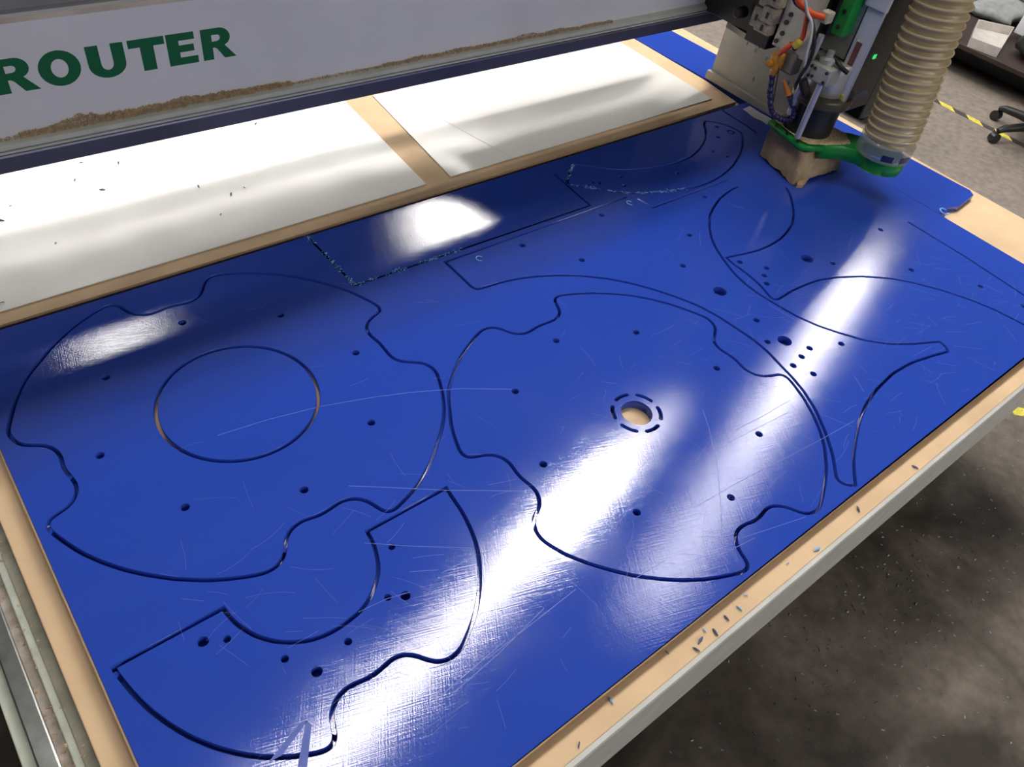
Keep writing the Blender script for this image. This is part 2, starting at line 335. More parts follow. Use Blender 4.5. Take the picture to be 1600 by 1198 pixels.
ARM_SLOT = "15310,11793 9143,11791 9144,11691 9145,11591 9145,11492 9146,11392 9147,11293 9148,11193 9148,11093 9149,10994 9150,10894 9151,10794 9160,10695 9206,10609 9299,10577 9398,10570 9497,10562 9596,10552 9696,10543 9795,10533 9893,10519 9991,10500 10089,10480 10187,10460 10284,10439 10380,10413 10475,10383 10570,10352 10665,10322 10759,10288 10850,10250 10941,10209 11032,10168 11123,10126 11212,10082 11300,10035 11387,9986 11473,9936 11559,9885 11644,9834 11729,9782 11810,9724 11888,9662 11966,9600 12045,9539 12123,9477 12200,9414 12275,9348 12345,9277 12414,9205 12483,9133 12552,9061 12620,8989 12684,8912 12745,8834 12805,8754 12866,8675 12926,8596 12985,8515 13040,8432 13093,8348 13145,8263 13197,8178 13249,8093 13299,8007 13345,7919 13389,7829 13433,7739 13476,7650 13520,7560 13559,7469 13589,7374 13615,7277 13641,7181 13666,7085 13689,6988 13706,6890 13719,6791 13731,6692 13744,6593 13757,6494 13769,6395 13781,6296 13792,6197 13803,6098 13812,5999 13814,5900 13810,5800 13804,5700 13798,5601 13788,5502 13769,5404 13748,5307 13726,5209 13705,5112 13685,5014 13666,4917 13647,4819 13627,4721 13603,4624 13576,4529 13548,4433 13519,4338 13486,4244 13446,4152 13403,4062 13360,3972 13317,3883 13273,3793 13223,3707 13168,3624 13112,3542 13055,3460 12998,3378 12941,3296 12881,3217 12818,3140 12754,3063 12690,2987 12625,2911 12560,2836 12491,2764 12418,2696 12345,2629 12271,2561 12197,2494 12123,2428 12060,2352 12050,2255 12100,2170 12171,2100 12252,2042 12330,2104 12408,2167 12487,2228 12567,2288 12648,2346 12729,2404 12811,2462 12894,2517 12980,2567 13068,2615 13155,2663 13243,2710 13332,2756 13421,2802 13510,2847 13599,2892 13688,2937 13777,2981 13869,3021 13962,3057 14055,3093 14148,3129 14242,3164 14335,3198 14431,3226 14528,3249 14626,3272 14723,3294 14820,3316 14918,3338 15015,3358 15114,3374 15213,3385 15312,3397 15411,3408 15511,3419 15610,3430 15709,3441 15808,3452 15908,3458 16008,3456 16107,3450 16207,3445 16307,3439 16406,3433 16506,3427 16606,3420 16705,3408 16803,3390 16901,3370 16998,3349 17096,3329 17194,3309 17291,3288 17388,3265 17485,3240 17582,3215 17678,3190 17775,3164 17872,3139 17939,3200 17989,3275 18010,3363 18022,3453 17932,3497 17841,3540 17750,3581 17659,3622 17567,3663 17476,3704 17385,3745 17295,3788 17207,3836 17120,3886 17033,3936 16947,3986 16860,4036 16775,4088 16694,4147 16620,4214 16546,4282 16473,4351 16401,4419 16329,4489 16263,4564 16203,4644 16144,4725 16085,4806 16026,4887 15969,4969 15915,5053 15864,5139 15813,5225 15762,5312 15713,5399 15670,5489 15632,5582 15594,5674 15557,5767 15522,5861 15495,5957 15472,6055 15450,6152 15429,6250 15411,6349 15394,6447 15377,6546 15361,6645 15347,6744 15333,6843 15321,6942 15311,7042 15308,7142 15308,7242 15309,7342 15315,7442 15328,7541 15343,7640 15358,7739 15377,7837 15404,7933 15437,8027 15472,8121 15506,8215 15541,8309 15577,8402 15617,8494 15658,8586 15699,8677 15741,8768 15787,8857 15838,8942 15892,9027 15945,9112 16001,9195 16063,9273 16129,9348 16196,9422 16264,9496 16331,9570 16402,9641 16477,9707 16553,9773 16628,9838 16704,9903 16783,9965 16867,10019 16954,10069 17041,10118 17128,10167 17216,10214 17307,10257 17398,10298 17490,10338 17581,10379 17673,10418 17767,10452 17864,10479 17960,10505 18057,10531 18154,10556 18252,10577 18350,10594 18449,10609 18549,10620 18649,10623 18749,10623 18849,10623"
TAB_SLOT = "15513,11586 15597,11057 18775,11039"
FAN_SLOT = "20210,9914 20153,9832 20096,9750 20038,9668 19979,9587 19915,9511 19846,9438 19776,9367 19706,9295 19635,9224 19563,9156 19487,9090 19410,9025 19334,8961 19257,8897 19178,8836 19095,8780 19010,8726 18925,8673 18841,8620 18754,8570 18663,8528 18569,8493 18475,8459 18381,8424 18286,8392 18190,8365 18093,8340 17996,8316 17899,8292 17801,8270 17702,8255 17602,8246 17503,8237 17403,8229 17303,8223 17203,8222 17103,8224 17003,8227 16903,8230 16803,8236 16704,8250 16605,8267 16506,8285 16408,8303 16310,8323 16212,8345 16115,8369 16018,8392 15920,8415 15822,8436 15725,8457 15709,8358 15695,8260 15686,8160 15687,8060 15690,7960 15691,7860 15687,7760 15680,7661 15673,7561 15662,7462 15649,7363 15633,7264 15609,7167 15581,7071 15552,6975 15520,6881 15491,6785 15498,6687 15579,6634 15678,6625 15778,6628 15878,6635 15978,6643 16077,6650 16177,6653 16277,6650 16377,6645 16477,6641 16577,6636 16676,6631 16776,6623 16875,6612 16974,6599 17074,6587 17173,6574 17271,6557 17367,6530 17462,6499 17557,6468 17652,6436 17747,6404 17840,6368 17931,6327 18021,6283 18111,6239 18201,6196 18290,6152 18380,6108 18469,6062 18554,6010 18637,5954 18720,5898 18803,5842 18885,5786 18968,5729 19050,5673 19131,5615 19207,5549 19278,5479 19349,5408 19419,5337 19490,5267 19559,5194 19623,5118 19684,5039 19744,4959 19805,4879 19865,4799 19925,4720 19984,4639 20041,4557 20092,4471 20142,4384 20192,4298 20241,4211 20291,4124 20341,4037 20387,3949 20427,3858 20464,3765 20501,3672 20537,3579 20574,3486 20610,3393 20644,3298 20670,3202 20689,3104 20708,3006 20727,2908 20746,2810 20765,2711 20783,2613 20799,2514 20812,2415 20824,2316 20837,2217 20849,2118 20862,2019 20874,1920"
OFFCUT_SLOT = "6787,14190 6855,12048 14032,11950 14157,13619"
EDGE_SLOT = "22208,6907 22208,6808 22208,6709 22207,6609 22207,6510 22207,6411 22206,6311 22206,6212 22206,6113 22205,6013 22205,5914 22205,5815 22205,5715 22204,5616 22204,5517 22204,5417 22203,5318 22203,5219 22203,5119 22202,5020 22197,4921 22191,4822 22184,4722 22176,4623 22169,4524 22162,4425 22155,4326 22148,4227 22141,4128 22134,4029 22127,3930 22120,3831 22112,3731 22105,3632 22098,3533 22091,3434 22084,3335 22077,3236 22070,3137 22064,3038 22058,2939 22051,2839 22045,2740 22039,2641 22032,2542 22026,2443"
CORNER_SLOT = "22166,14235 22154,14135 22142,14035 22130,13936 22119,13836 22112,13735 22110,13635 22109,13534 22108,13434 22107,13333 22106,13233 22105,13132 22099,13032 22087,12932 22071,12833 22055,12733 22040,12634 22024,12535"
H_LEFT = "1425,11954 721,10180 1484,8398 3283,7665 5064,8382 5776,10171 4994,11959 3199,12705"
H_RIGHT = "7970,7584 7259,5817 8024,4032 9818,3264 11590,3998 12297,5789 11512,7584 9708,8313"
H_SEC_S = "1073,5857 1623,5104 2514,4816 3941,5858 3398,5105"
H_SEC_B = "774,6014 1910,4668 3644,4973"
H_CRES = "21041,13428 20547,12941 15853,12649 15621,12247 19662,12411 19854,11990 17620,12021"
H_SH = "11231,11426 12193,10234 14010,11458 15569,9639 14393,8783 17416,10742 15915,8142 16371,7607 16057,7435 15844,7181 18250,6820 14447,6386 14066,5746 14804,5057 14388,4982 13958,4899 14158,4475 15651,4739 21016,7076 20088,5497 21273,4058 21568,2964"
H_SHB = "14483,7592 17758,7313 14476,5548"
H_RING = "14994,12737 21236,12981"
H_CHIP = "9930,11451 15104,11478"

# ------------------------------------------------------------------ materials
M_BLUE = sheet_material('blue_plastic', (0.022, 0.062, 0.40), 0.085, 0.20)
M_WHITE_LAM = sheet_material('white_laminate', (0.85, 0.83, 0.79), 0.16, 0.02)
M_MDF = material('fibreboard', (0.66, 0.47, 0.29), 0.75, vary=(9, 0.10), bump=(300, 0.12), spec=0.25)
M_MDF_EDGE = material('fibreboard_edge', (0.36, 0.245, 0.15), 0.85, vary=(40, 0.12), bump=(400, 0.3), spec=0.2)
M_CONCRETE = None
M_FRAME = material('frame_paint', (0.58, 0.58, 0.555), 0.45, vary=(14, 0.10))
M_MINT = material('pale_green_paint', (0.50, 0.53, 0.44), 0.5, vary=(30, 0.14))
M_CHANNEL = material('dusty_channel', (0.40, 0.385, 0.31), 0.7, vary=(25, 0.25))
M_PINK = material('dusty_rail_base', (0.60, 0.51, 0.44), 0.8, vary=(60, 0.25), bump=(150, 0.5))
M_STEEL = material('brushed_steel', (0.50, 0.52, 0.49), 0.28, metal=1.0, vary=(30, 0.2))
M_CHROME = material('chrome', (0.62, 0.63, 0.68), 0.25, metal=1.0)
M_BEAM = material('beam_paint', (0.76, 0.76, 0.77), 0.38, vary=(5, 0.05))
M_LIP = material('lip_paint', (0.55, 0.56, 0.49), 0.4, vary=(20, 0.10))
M_TOPRAIL = material('grimy_steel', (0.20, 0.19, 0.17), 0.35, metal=0.6, vary=(12, 0.3))
M_WIPER = material('wiper_strip', (0.40, 0.40, 0.38), 0.3, metal=0.7)
M_ROD = material('polished_rod', (0.50, 0.50, 0.55), 0.22, metal=0.35)
M_GRIME = material('grey_grimy_paint', (0.25, 0.245, 0.23), 0.4, vary=(9, 0.3))
M_STAIN = material('tan_stain', (0.60, 0.53, 0.43), 0.7, vary=(14, 0.15))
M_BLACK = material('black_plastic', (0.012, 0.012, 0.013), 0.45)
M_BLACKM = material('black_metal', (0.02, 0.02, 0.02), 0.35, spec=0.4)
M_DARKGREEN = material('dark_green_metal', (0.015, 0.028, 0.022), 0.4)
M_SKIRT = material('dark_skirt', (0.075, 0.078, 0.125), 0.3, vary=(4, 0.3))
M_GREENTXT = material('green_vinyl', (0.0, 0.13, 0.035), 0.5)
M_UPRIGHT = material('upright_paint', (0.50, 0.48, 0.42), 0.5, vary=(10, 0.12))
M_FOAM = material('brush_foam', (0.42, 0.31, 0.19), 0.95, vary=(30, 0.22), bump=(200, 0.8), spec=0.1)
M_GREEN = material('green_plastic', (0.012, 0.26, 0.04), 0.35, vary=(20, 0.12))
M_DUST = material('sawdust', (0.60, 0.45, 0.28), 0.95, vary=(120, 0.35), spec=0.1)
M_ORANGE = material('orange_hose', (0.75, 0.10, 0.02), 0.4)
M_AMBER = material('amber_valve', (0.62, 0.27, 0.03), 0.4, vary=(60, 0.25))
M_NOZZLE = material('orange_nozzle', (0.85, 0.30, 0.04), 0.5)
M_PURPLE = material('navy_joint_hose', (0.025, 0.02, 0.09), 0.5)
M_CREAM = material('cream_connector', (0.52, 0.46, 0.33), 0.6, vary=(60, 0.3))
M_ALU = material('aluminium', (0.48, 0.48, 0.43), 0.42, metal=0.5, vary=(25, 0.15))
M_PLATE = material('white_plate', (0.62, 0.63, 0.70), 0.4)
M_RUST = material('dusty_red_strip', (0.17, 0.07, 0.065), 0.7, vary=(60, 0.3))
M_COLLAR = material('smoky_collar', (0.10, 0.085, 0.05), 0.25, Alpha=0.7)
M_HOSE = material('translucent_hose', (0.64, 0.51, 0.28), 0.28, Alpha=0.62)
M_RIB = material('hose_rib', (0.62, 0.50, 0.30), 0.22, Alpha=0.85)
M_CLEAR = material('clear_collar', (0.35, 0.42, 0.42), 0.12, Alpha=0.45)
M_NAVY = material('navy_clamp', (0.01, 0.015, 0.09), 0.4)
M_YELLOW = material('yellow_tape', (0.68, 0.58, 0.08), 0.6, vary=(30, 0.2))
M_TAPEDARK = material('dark_tape', (0.05, 0.045, 0.04), 0.6, vary=(30, 0.3))
M_TAPE = material('white_tape', (0.62, 0.62, 0.66), 0.6)
M_CHIP = material('pale_blue_swarf', (0.20, 0.45, 0.80), 0.6)
M_CHIPDARK = material('blue_shaving', (0.10, 0.12, 0.24), 0.6)
M_SCRATCH = material('scratch_white', (0.12, 0.17, 0.52), 0.5)
M_RESIDUE = material('tape_residue', (0.06, 0.10, 0.42), 0.5)
M_FLOORCHIP = material('floor_chip', (0.30, 0.33, 0.36), 0.7)
M_LAMPBODY = material('lamp_housing', (0.7, 0.7, 0.7), 0.5)
M_LED = emissive('green_indicator', (0.02, 0.9, 0.15), 0.7)
M_BENCHWHITE = material('bin_plastic', (0.55, 0.51, 0.47), 0.5, vary=(20, 0.1))
M_BENCHGREY = material('grey_cloth', (0.25, 0.26, 0.26), 0.9, vary=(20, 0.2))
M_BROWN = material('dark_wood', (0.035, 0.02, 0.016), 0.6, vary=(12, 0.3))
M_WHITEP = material('white_panel_paint', (0.70, 0.72, 0.75), 0.4)

def concrete():
    mt = bpy.data.materials.new('dirty_concrete'); mt.use_nodes = True
    nt = mt.node_tree; b = nt.nodes['Principled BSDF']; b.inputs['Roughness'].default_value = 0.62
    geo = nt.nodes.new('ShaderNodeNewGeometry')
    n1 = nt.nodes.new('ShaderNodeTexNoise'); n1.inputs['Scale'].default_value = 2.3; n1.inputs['Detail'].default_value = 8
    n1.inputs['Distortion'].default_value = 0.6
    n2 = nt.nodes.new('ShaderNodeTexNoise'); n2.inputs['Scale'].default_value = 30; n2.inputs['Detail'].default_value = 6
    r1 = nt.nodes.new('ShaderNodeValToRGB')
    e = r1.color_ramp.elements
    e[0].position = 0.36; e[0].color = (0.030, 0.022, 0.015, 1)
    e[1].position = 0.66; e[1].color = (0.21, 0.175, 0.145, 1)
    r2 = nt.nodes.new('ShaderNodeValToRGB')
    r2.color_ramp.elements[0].position = 0.3; r2.color_ramp.elements[0].color = (0.7, 0.7, 0.7, 1)
    r2.color_ramp.elements[1].position = 0.75; r2.color_ramp.elements[1].color = (1.15, 1.13, 1.1, 1)
    # the walkway beyond the machine is swept clean, the strip along the machine is stained
    sep = nt.nodes.new('ShaderNodeSeparateXYZ')
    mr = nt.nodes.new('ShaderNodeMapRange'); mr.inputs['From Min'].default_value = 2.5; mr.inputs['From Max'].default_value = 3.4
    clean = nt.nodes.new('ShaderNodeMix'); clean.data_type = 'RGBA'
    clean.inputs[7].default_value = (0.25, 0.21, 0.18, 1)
    mx = nt.nodes.new('ShaderNodeMix'); mx.data_type = 'RGBA'; mx.blend_type = 'MULTIPLY'; mx.inputs[0].default_value = 1
    L = nt.links.new
    L(geo.outputs['Position'], n1.inputs['Vector']); L(geo.outputs['Position'], n2.inputs['Vector'])
    L(geo.outputs['Position'], sep.inputs[0]); L(sep.outputs['X'], mr.inputs['Value'])
    L(n1.outputs['Fac'], r1.inputs['Fac']); L(n2.outputs['Fac'], r2.inputs['Fac'])
    L(mr.outputs['Result'], clean.inputs[0]); L(r1.outputs['Color'], clean.inputs[6])
    L(clean.outputs[2], mx.inputs[6]); L(r2.outputs['Color'], mx.inputs[7])
    L(mx.outputs[2], b.inputs['Base Color'])
    bp = nt.nodes.new('ShaderNodeBump'); bp.inputs['Strength'].default_value = 0.2; bp.inputs['Distance'].default_value = 0.003
    L(n2.outputs['Fac'], bp.inputs['Height']); L(bp.outputs['Normal'], b.inputs['Normal'])
    return mt
M_CONCRETE = concrete()

# ------------------------------------------------------------------ ceiling lamps and added fill rows (all out of view)
LIGHTS = {}
def light_of(p):
    if p not in LIGHTS: LIGHTS[p] = emissive('lamp_light', (1.0, 0.97, 0.93), LAMP * p)
    return LIGHTS[p]
def lamp(x0, y0, x1, y1, w=0.16, n=1, power=1.0):
    dx, dy = x1 - x0, y1 - y0; L = math.hypot(dx, dy); ang = math.atan2(dy, dx)
    for k in range(n):
        t = (k + 0.5) / n; cx, cy = x0 + dx * t, y0 + dy * t; l = L / n - 0.03
        o = thing('ceiling_lamp', (cx, cy, CEILING), 'long white lamp of the ceiling rows and added fill rows', 'ceiling lamp', 'ceiling lamps over the machine')
        MB().box(cx - l / 2, cx + l / 2, cy - w / 2 - 0.01, cy + w / 2 + 0.01, CEILING + 0.006, CEILING + 0.07, rot=ang, bev=0.005).build('housing', M_LAMPBODY, o)
        MB().box(cx - l / 2 + 0.02, cx + l / 2 - 0.02, cy - w / 2, cy + w / 2, CEILING - 0.01, CEILING + 0.006, rot=ang).build('diffuser', light_of(power), o)
lamp(-0.15, 1.56, 1.70, 1.96, w=0.24, n=1, power=1.1)
lamp(1.73, 1.965, 2.70, 2.17, w=0.20, power=1.2)
lamp(2.73, 2.18, 4.20, 2.49, w=0.21, power=3.1)
lamp(4.23, 2.50, 5.00, 2.66, w=0.18, power=0.8)
lamp(5.05, 2.67, 8.40, 3.38, w=0.20, n=2, power=0.22)
lamp(3.30, 1.25, 5.60, 1.95, w=0.36, n=2, power=0.34)
lamp(5.63, 1.96, 9.40, 3.10, w=0.28, n=2, power=0.6)
lamp(0.62, 6.34, 1.35, 6.34, w=0.42, power=0.6)
lamp(-2.0, 9.2, 7.0, 9.2, w=0.50, n=4, power=0.85)  # added fill row far behind, brightens the white boards under the beam
lamp(4.55, 6.55, 6.05, 6.55, w=0.80, power=0.8)
lamp(-2.5, -7.2, 5.5, -6.8, w=0.50, n=4, power=1.0)  # added fill row behind the camera, lights the surfaces facing front

# ------------------------------------------------------------------ floor
bm_ = MB().box(-5, 11, -9, 11, FLOOR - 0.05, FLOOR)
tag(bm_.build('floor', M_CONCRETE), 'stained grey brown concrete workshop floor', 'floor', kind='structure')
v = []; f = []
r2 = random.Random(3)
for k in range(900):
    x = r2.uniform(0.7, 3.2); y = r2.uniform(-0.6, 0.5)
    if k < 500: x = r2.gauss(1.9, 0.45); y = r2.gauss(0.0, 0.13)
    s = r2.uniform(0.0015, 0.0045); a = r2.uniform(0, 6.3); w = s * r2.uniform(0.15, 0.4); z = FLOOR + 0.001
    c, q = math.cos(a), math.sin(a); n = len(v)
    v += [(x + c * s - q * w, y + q * s + c * w, z), (x - c * s - q * w, y - q * s + c * w, z), (x - c * s + q * w, y - q * s - c * w, z + 0.003), (x + c * s + q * w, y + q * s - c * w, z + 0.002)]
    f.append((n, n + 1, n + 2, n + 3))
tag(MB().add(v, f).build('plastic_swarf', M_FLOORCHIP), 'tiny pale plastic cuttings scattered over the floor beside the table', 'swarf', kind='stuff')

# ------------------------------------------------------------------ sheet outline and machine table
T = 0.022                                   # thickness of the blue sheet
X0, X1, Y0, Y1 = -0.0585, 2.357, 0.1945, 1.4175
BED = -T - 0.0005
tab = thing('cutting_table', (1.2, 1.2, FLOOR), 'large machine cutting table with a tan fibreboard bed and grey steel frame', 'machine table')
MB().box(-0.100, 2.655, 0.153, 3.1, BED - 0.03, BED, bev=0.002).build('fibreboard_bed', M_MDF, tab)
MB().prism_x([(0.153, BED - 0.002), (0.146, BED - 0.004), (0.144, BED - 0.008), (0.144, -0.235), (0.22, -0.235), (0.22, BED - 0.031), (0.153, BED - 0.031)], -0.10, 2.66).build('front_frame_rail', M_FRAME, tab)
MB().box(2.60, 2.648, 0.2, 3.1, -0.235, BED - 0.031, bev=0.004).build('side_frame_rail', M_FRAME, tab)
# left hand edge: stepped steel profiles
MB().box(-0.118, -0.100, -0.10, 3.1, -0.075, -0.060).build('dust_channel', M_CHANNEL, tab)
MB().box(-0.129, -0.118, -0.10, 3.1, -0.11, -0.052, bev=0.002).build('channel_wall', M_MINT, tab)
MB().box(-0.145, -0.129, -0.10, 3.1, -0.13, -0.078).build('rail_base', M_PINK, tab)
MB().box(-0.172, -0.145, -0.10, 3.1, -0.12, -0.072, bev=0.003).build('guide_rail', M_STEEL, tab)
MB().box(-0.190, -0.172, -0.10, 3.1, -0.20, -0.088, bev=0.002).build('side_plate', M_MINT, tab)
for sx in (0.0, 2.50):
    for sy in (0.30, 2.9):
        MB().box(sx, sx + 0.09, sy, sy + 0.09, FLOOR, -0.235, bev=0.004).build('leg', M_FRAME, tab)
# dust crumbs in the channel
mb = MB()
for k in range(260):
    y = r2.uniform(0.35, 1.0); x = r2.choice([-0.1455, -0.1300, -0.1175, -0.137]) + r2.gauss(0, 0.0025)
    z = -0.0780 if x < -0.130 else (-0.052 if x < -0.1185 else -0.060)
    s = r2.uniform(0.0005, 0.0016)
    mb.box(x - s, x + s, y - s * 1.4, y + s * 1.4, z, z + s, rot=r2.uniform(0, 3))
tag(mb.build('dust_crumbs', M_DUST, tab), kind='stuff')

# ------------------------------------------------------------------ blue sheet and the pieces cut out of it
sheet_holes = []
floors = MB()
hole_l, piece_l, line_l = closed_cut(pts_of(DISC_LEFT))
hole_r, piece_r, line_r = closed_cut(pts_of(DISC_RIGHT))
hole_s, piece_s, line_s = closed_cut(pts_of(SECTOR))
hole_c, piece_c, line_c = closed_cut(pts_of(CRESCENT))
sheet_holes += [hole_l, hole_r, hole_s, hole_c]
for ln in (line_l, line_r, line_s, line_c): ribbon(floors, ln, True, KERF * 1.6, -T + 0.0015)
for s in (ARM_SLOT, TAB_SLOT, FAN_SLOT, EDGE_SLOT, CORNER_SLOT):
    band, ln = open_cut(pts_of(s)); sheet_holes.append(band); ribbon(floors, ln, False, KERF * 1.6, -T + 0.0015)
oc = pts_of(OFFCUT_SLOT)
band, ln = open_cut(oc); sheet_holes.append(band); ribbon(floors, ln, False, KERF * 1.6, -T + 0.0015)
HOLE = 0.0073
for p in pts_of(H_SH): sheet_holes.append(circle(*p, HOLE))
for p in pts_of(H_SHB): sheet_holes.append(circle(*p, 0.0165, 32))
sheet = thing('plastic_sheet', (1.15, 0.8, -T), 'large glossy blue plastic sheet with cut outlines and drilled holes on the table', 'plastic sheet')
outer = [(X0, Y0), (X1, Y0), (X1, Y1), (X0, Y1)]
plate('sheet_body', [outer] + sheet_holes, -T, 0.0, M_BLUE, sheet, bev=0.0007)
for p, r_ in [(q, HOLE) for q in pts_of(H_SH) + pts_of(H_LEFT) + pts_of(H_RIGHT) + pts_of(H_CRES)] + [(q, 0.0165) for q in pts_of(H_SHB)] + [(q, 0.0085) for q in pts_of(H_SEC_S) + pts_of(H_SEC_B)]:
    cc = circle(*p, r_ + 0.0002, 20); floors.add([(x, y, -T + 0.0015) for x, y in cc], [tuple(range(20))])
floors.build('groove_floor', M_BLUE, sheet)
for p in pts_of("6326,10662 10261,8871 2483,6778 -427,9095 -397,6253 13006,6499 171,10023 1706,3793"):
    MB().box(p[0] - 0.004, p[0] + 0.004, p[1] - 0.004, p[1] + 0.004, -T + 0.002, -0.006, rot=0.7).build('holding_tab', M_BLUE, sheet)
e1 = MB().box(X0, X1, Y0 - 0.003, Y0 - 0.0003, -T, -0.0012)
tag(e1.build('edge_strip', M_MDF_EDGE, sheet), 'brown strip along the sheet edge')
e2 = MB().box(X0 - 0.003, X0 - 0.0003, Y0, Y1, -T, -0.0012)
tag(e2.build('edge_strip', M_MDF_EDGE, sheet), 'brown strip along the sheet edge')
# crescent holes and ring plugs
cres_rings = pts_of(H_RING)
cres_holes = [circle(*p, HOLE * 0.9, 20) for p in pts_of(H_CRES)]

def piece(name, loops, label):
    o = plate(name, loops, -T, 0.0, M_BLUE, None, bev=0.0007)
    return tag(o, label, 'cut piece', 'pieces cut from the blue sheet')

CA = (0.3246, 1.0166); RA = 0.1468             # middle cut of the left disc
left_holes = [circle(*p, HOLE) for p in pts_of(H_LEFT)]
piece('notched_disc', [piece_l, circle(*CA, RA + KERF / 2, 96)] + left_holes, 'blue disc with wavy notches and a round cut line inside, left on the sheet')
piece('round_disc', [circle(*CA, RA - KERF / 2, 96)], 'plain round blue disc inside the left wavy notched disc')
CB = (0.9770, 0.5800)
slots = []
for k in range(6):
    a0 = math.radians(60 * k + 8); arc = [a0 + math.radians(38) * i / 8 for i in range(9)]
    ro, ri = 0.0545, 0.0468
    sl = [(CB[0] + ro * math.cos(a), CB[1] + ro * math.sin(a)) for a in arc]
    em = [(CB[0] + (ro + ri) / 2 * math.cos(arc[-1] + t), CB[1] + (ro + ri) / 2 * math.sin(arc[-1] + t)) for t in (0.06,)]
    sl += em + [(CB[0] + ri * math.cos(a), CB[1] + ri * math.sin(a)) for a in reversed(arc)]
    sl += [(CB[0] + (ro + ri) / 2 * math.cos(arc[0] - 0.06), CB[1] + (ro + ri) / 2 * math.sin(arc[0] - 0.06))]
    slots.append(sl)
right_holes = [circle(*p, HOLE) for p in pts_of(H_RIGHT)]
piece('notched_disc', [piece_r, circle(*CB, 0.0325, 48)] + right_holes + slots, 'blue disc with wavy notches around a central bore ringed by six curved slots')
sec_holes = [circle(*p, 0.0057, 20) for p in pts_of(H_SEC_S)] + [circle(*p, 0.0080, 24) for p in pts_of(H_SEC_B)]
piece('ring_sector', [piece_s] + sec_holes, 'blue arched ring sector with straight ends and a notch, nearest the table corner')
o = piece('crescent_piece', [piece_c] + cres_holes + [circle(*p, 0.0125, 28) for p in cres_rings], 'blue crescent piece with small holes near the back edge beside the cutting head')
for p in cres_rings:
    plate('ring_plug', [circle(*p, 0.0078, 20)], -T, -0.0004, M_BLUE, o, bev=0.0005)

# curled burrs left on two screw spots, scratches and tape residue of the sheet
for p in pts_of(H_CHIP):
    pts = [(p[0] + 0.010 * math.cos(a), p[1] + 0.010 * math.sin(a), 0.002 + 0.0035 * math.sin(a * 0.5)) for a in [0.4 + 4.2 * i / 14 for i in range(15)]]
    MB().tube(pts, 0.0013, 6).build('curled_burr', M_CHIP, sheet)
SCR = ["2562,9563 3497,9440 4448,9237 5397,8935 6113,8663 7053,8220 7947,7661", "3971,7323 4475,6967 5396,6294 6569,5524", "11058,5105 10769,4667 10420,4236", "10429,4192 9929,3672 9395,3142 8866,2668", "13761,3091 12585,3179 11327,3303 10168,3429 9114,3493", "10741,2148 9861,2387 9299,2543", "10896,4389 12028,4282 12994,4248", "10491,4212 11631,4135 12617,4047", "3608,6166 4196,5704 5078,5076", "3933,5298 4346,5065", "2887,5146 3378,5091 3732,4987", "4356,4987 4725,4957 5050,4946", "4085,3384 5024,3438 6046,3498", "3269,3241 4310,3352 5374,3535", "2735,3280 3590,3366 4520,3460", "14963,3901 14732,3486", "8284,2587 9506,2407", "9820,13789 9652,13189 9596,12824", "10245,13256 10046,12801 9976,12535", "8595,13948 8427,13229", "15202,6629 15391,5585", "7745,3021 6998,3073"]
for i, s in enumerate(SCR):
    P = pts_of(s)
    P2 = []
    for a, b in zip(P[:-1], P[1:]):
        for t in range(6): P2.append((a[0] + (b[0] - a[0]) * t / 6, a[1] + (b[1] - a[1]) * t / 6))
    P2.append(P[-1])
    w = 0.0011 if i in (0, 1, 2, 3) else 0.0008
    mb = MB(); ribbon(mb, P2, False, w, 0.00015); mb.build('scratch', M_SCRATCH, sheet)
mb = MB().add([(x, y, 0.00012) for x, y in pts_of("1453,4134 1488,4034 1175,3572 1072,3647")], [(0, 1, 2, 3)]).add([(x, y, 0.00012) for x, y in pts_of("1383,4151 1486,4122 968,3903 772,3922")], [(0, 1, 2, 3)])
mb.build('tape_residue', M_RESIDUE, sheet)
rh = random.Random(77); mb = MB()
for k in range(350):
    x = rh.uniform(0.05, 2.2); y = rh.uniform(0.22, 0.75) if k < 300 else rh.uniform(0.25, 1.38)
    a = rh.choice([rh.gauss(0.15, 0.35), rh.gauss(-0.75, 0.35), rh.uniform(0, math.pi)]); l = rh.uniform(0.012, 0.075); bend = rh.gauss(0, 0.12)
    P = [(x + math.cos(a + bend * t) * l * t, y + math.sin(a + bend * t) * l * t) for t in (0, 0.25, 0.5, 0.75, 1)]
    if min(p[1] for p in P) < Y0 + 0.01: continue
    ribbon(mb, P, False, rh.uniform(0.0002, 0.00045), 0.00014)
tag(mb.build('hairline_scratches', M_SCRATCH, sheet), kind='stuff')

# pale cuttings packed into the grooves of the offcut and the crescent
def swarf_line(P, n, seed, spread, label):
    rr = random.Random(seed); mb = MB()
    D = [0]
    for a, b in zip(P[:-1], P[1:]): D.append(D[-1] + math.hypot(b[0] - a[0], b[1] - a[1]))
    for _ in range(n):
        t = rr.uniform(0, D[-1]); i = max(j for j in range(len(P)) if D[j] <= t); i = min(i, len(P) - 2)
        if noise.noise(Vector((t * 26, seed, 0))) < -0.12: continue
        q = (t - D[i]) / (D[i + 1] - D[i]); x = P[i][0] + (P[i + 1][0] - P[i][0]) * q + rr.gauss(0, spread); y = P[i][1] + (P[i + 1][1] - P[i][1]) * q + rr.gauss(0, spread)
        s = rr.uniform(0.0012, 0.0045); a = rr.uniform(0, 6.3); h = rr.uniform(0.0005, 0.004)
        dx, dy = math.cos(a) * s, math.sin(a) * s
        mb.add([(x - dx, y - dy, 0.0003), (x - dy * 0.35, y + dx * 0.35, h), (x + dx, y + dy, 0.0006), (x + dy * 0.35, y - dx * 0.35, h * 0.4)], [(0, 1, 2), (0, 2, 3)])
    return tag(mb.build('plastic_swarf', M_CHIP), label, 'swarf', kind='stuff')
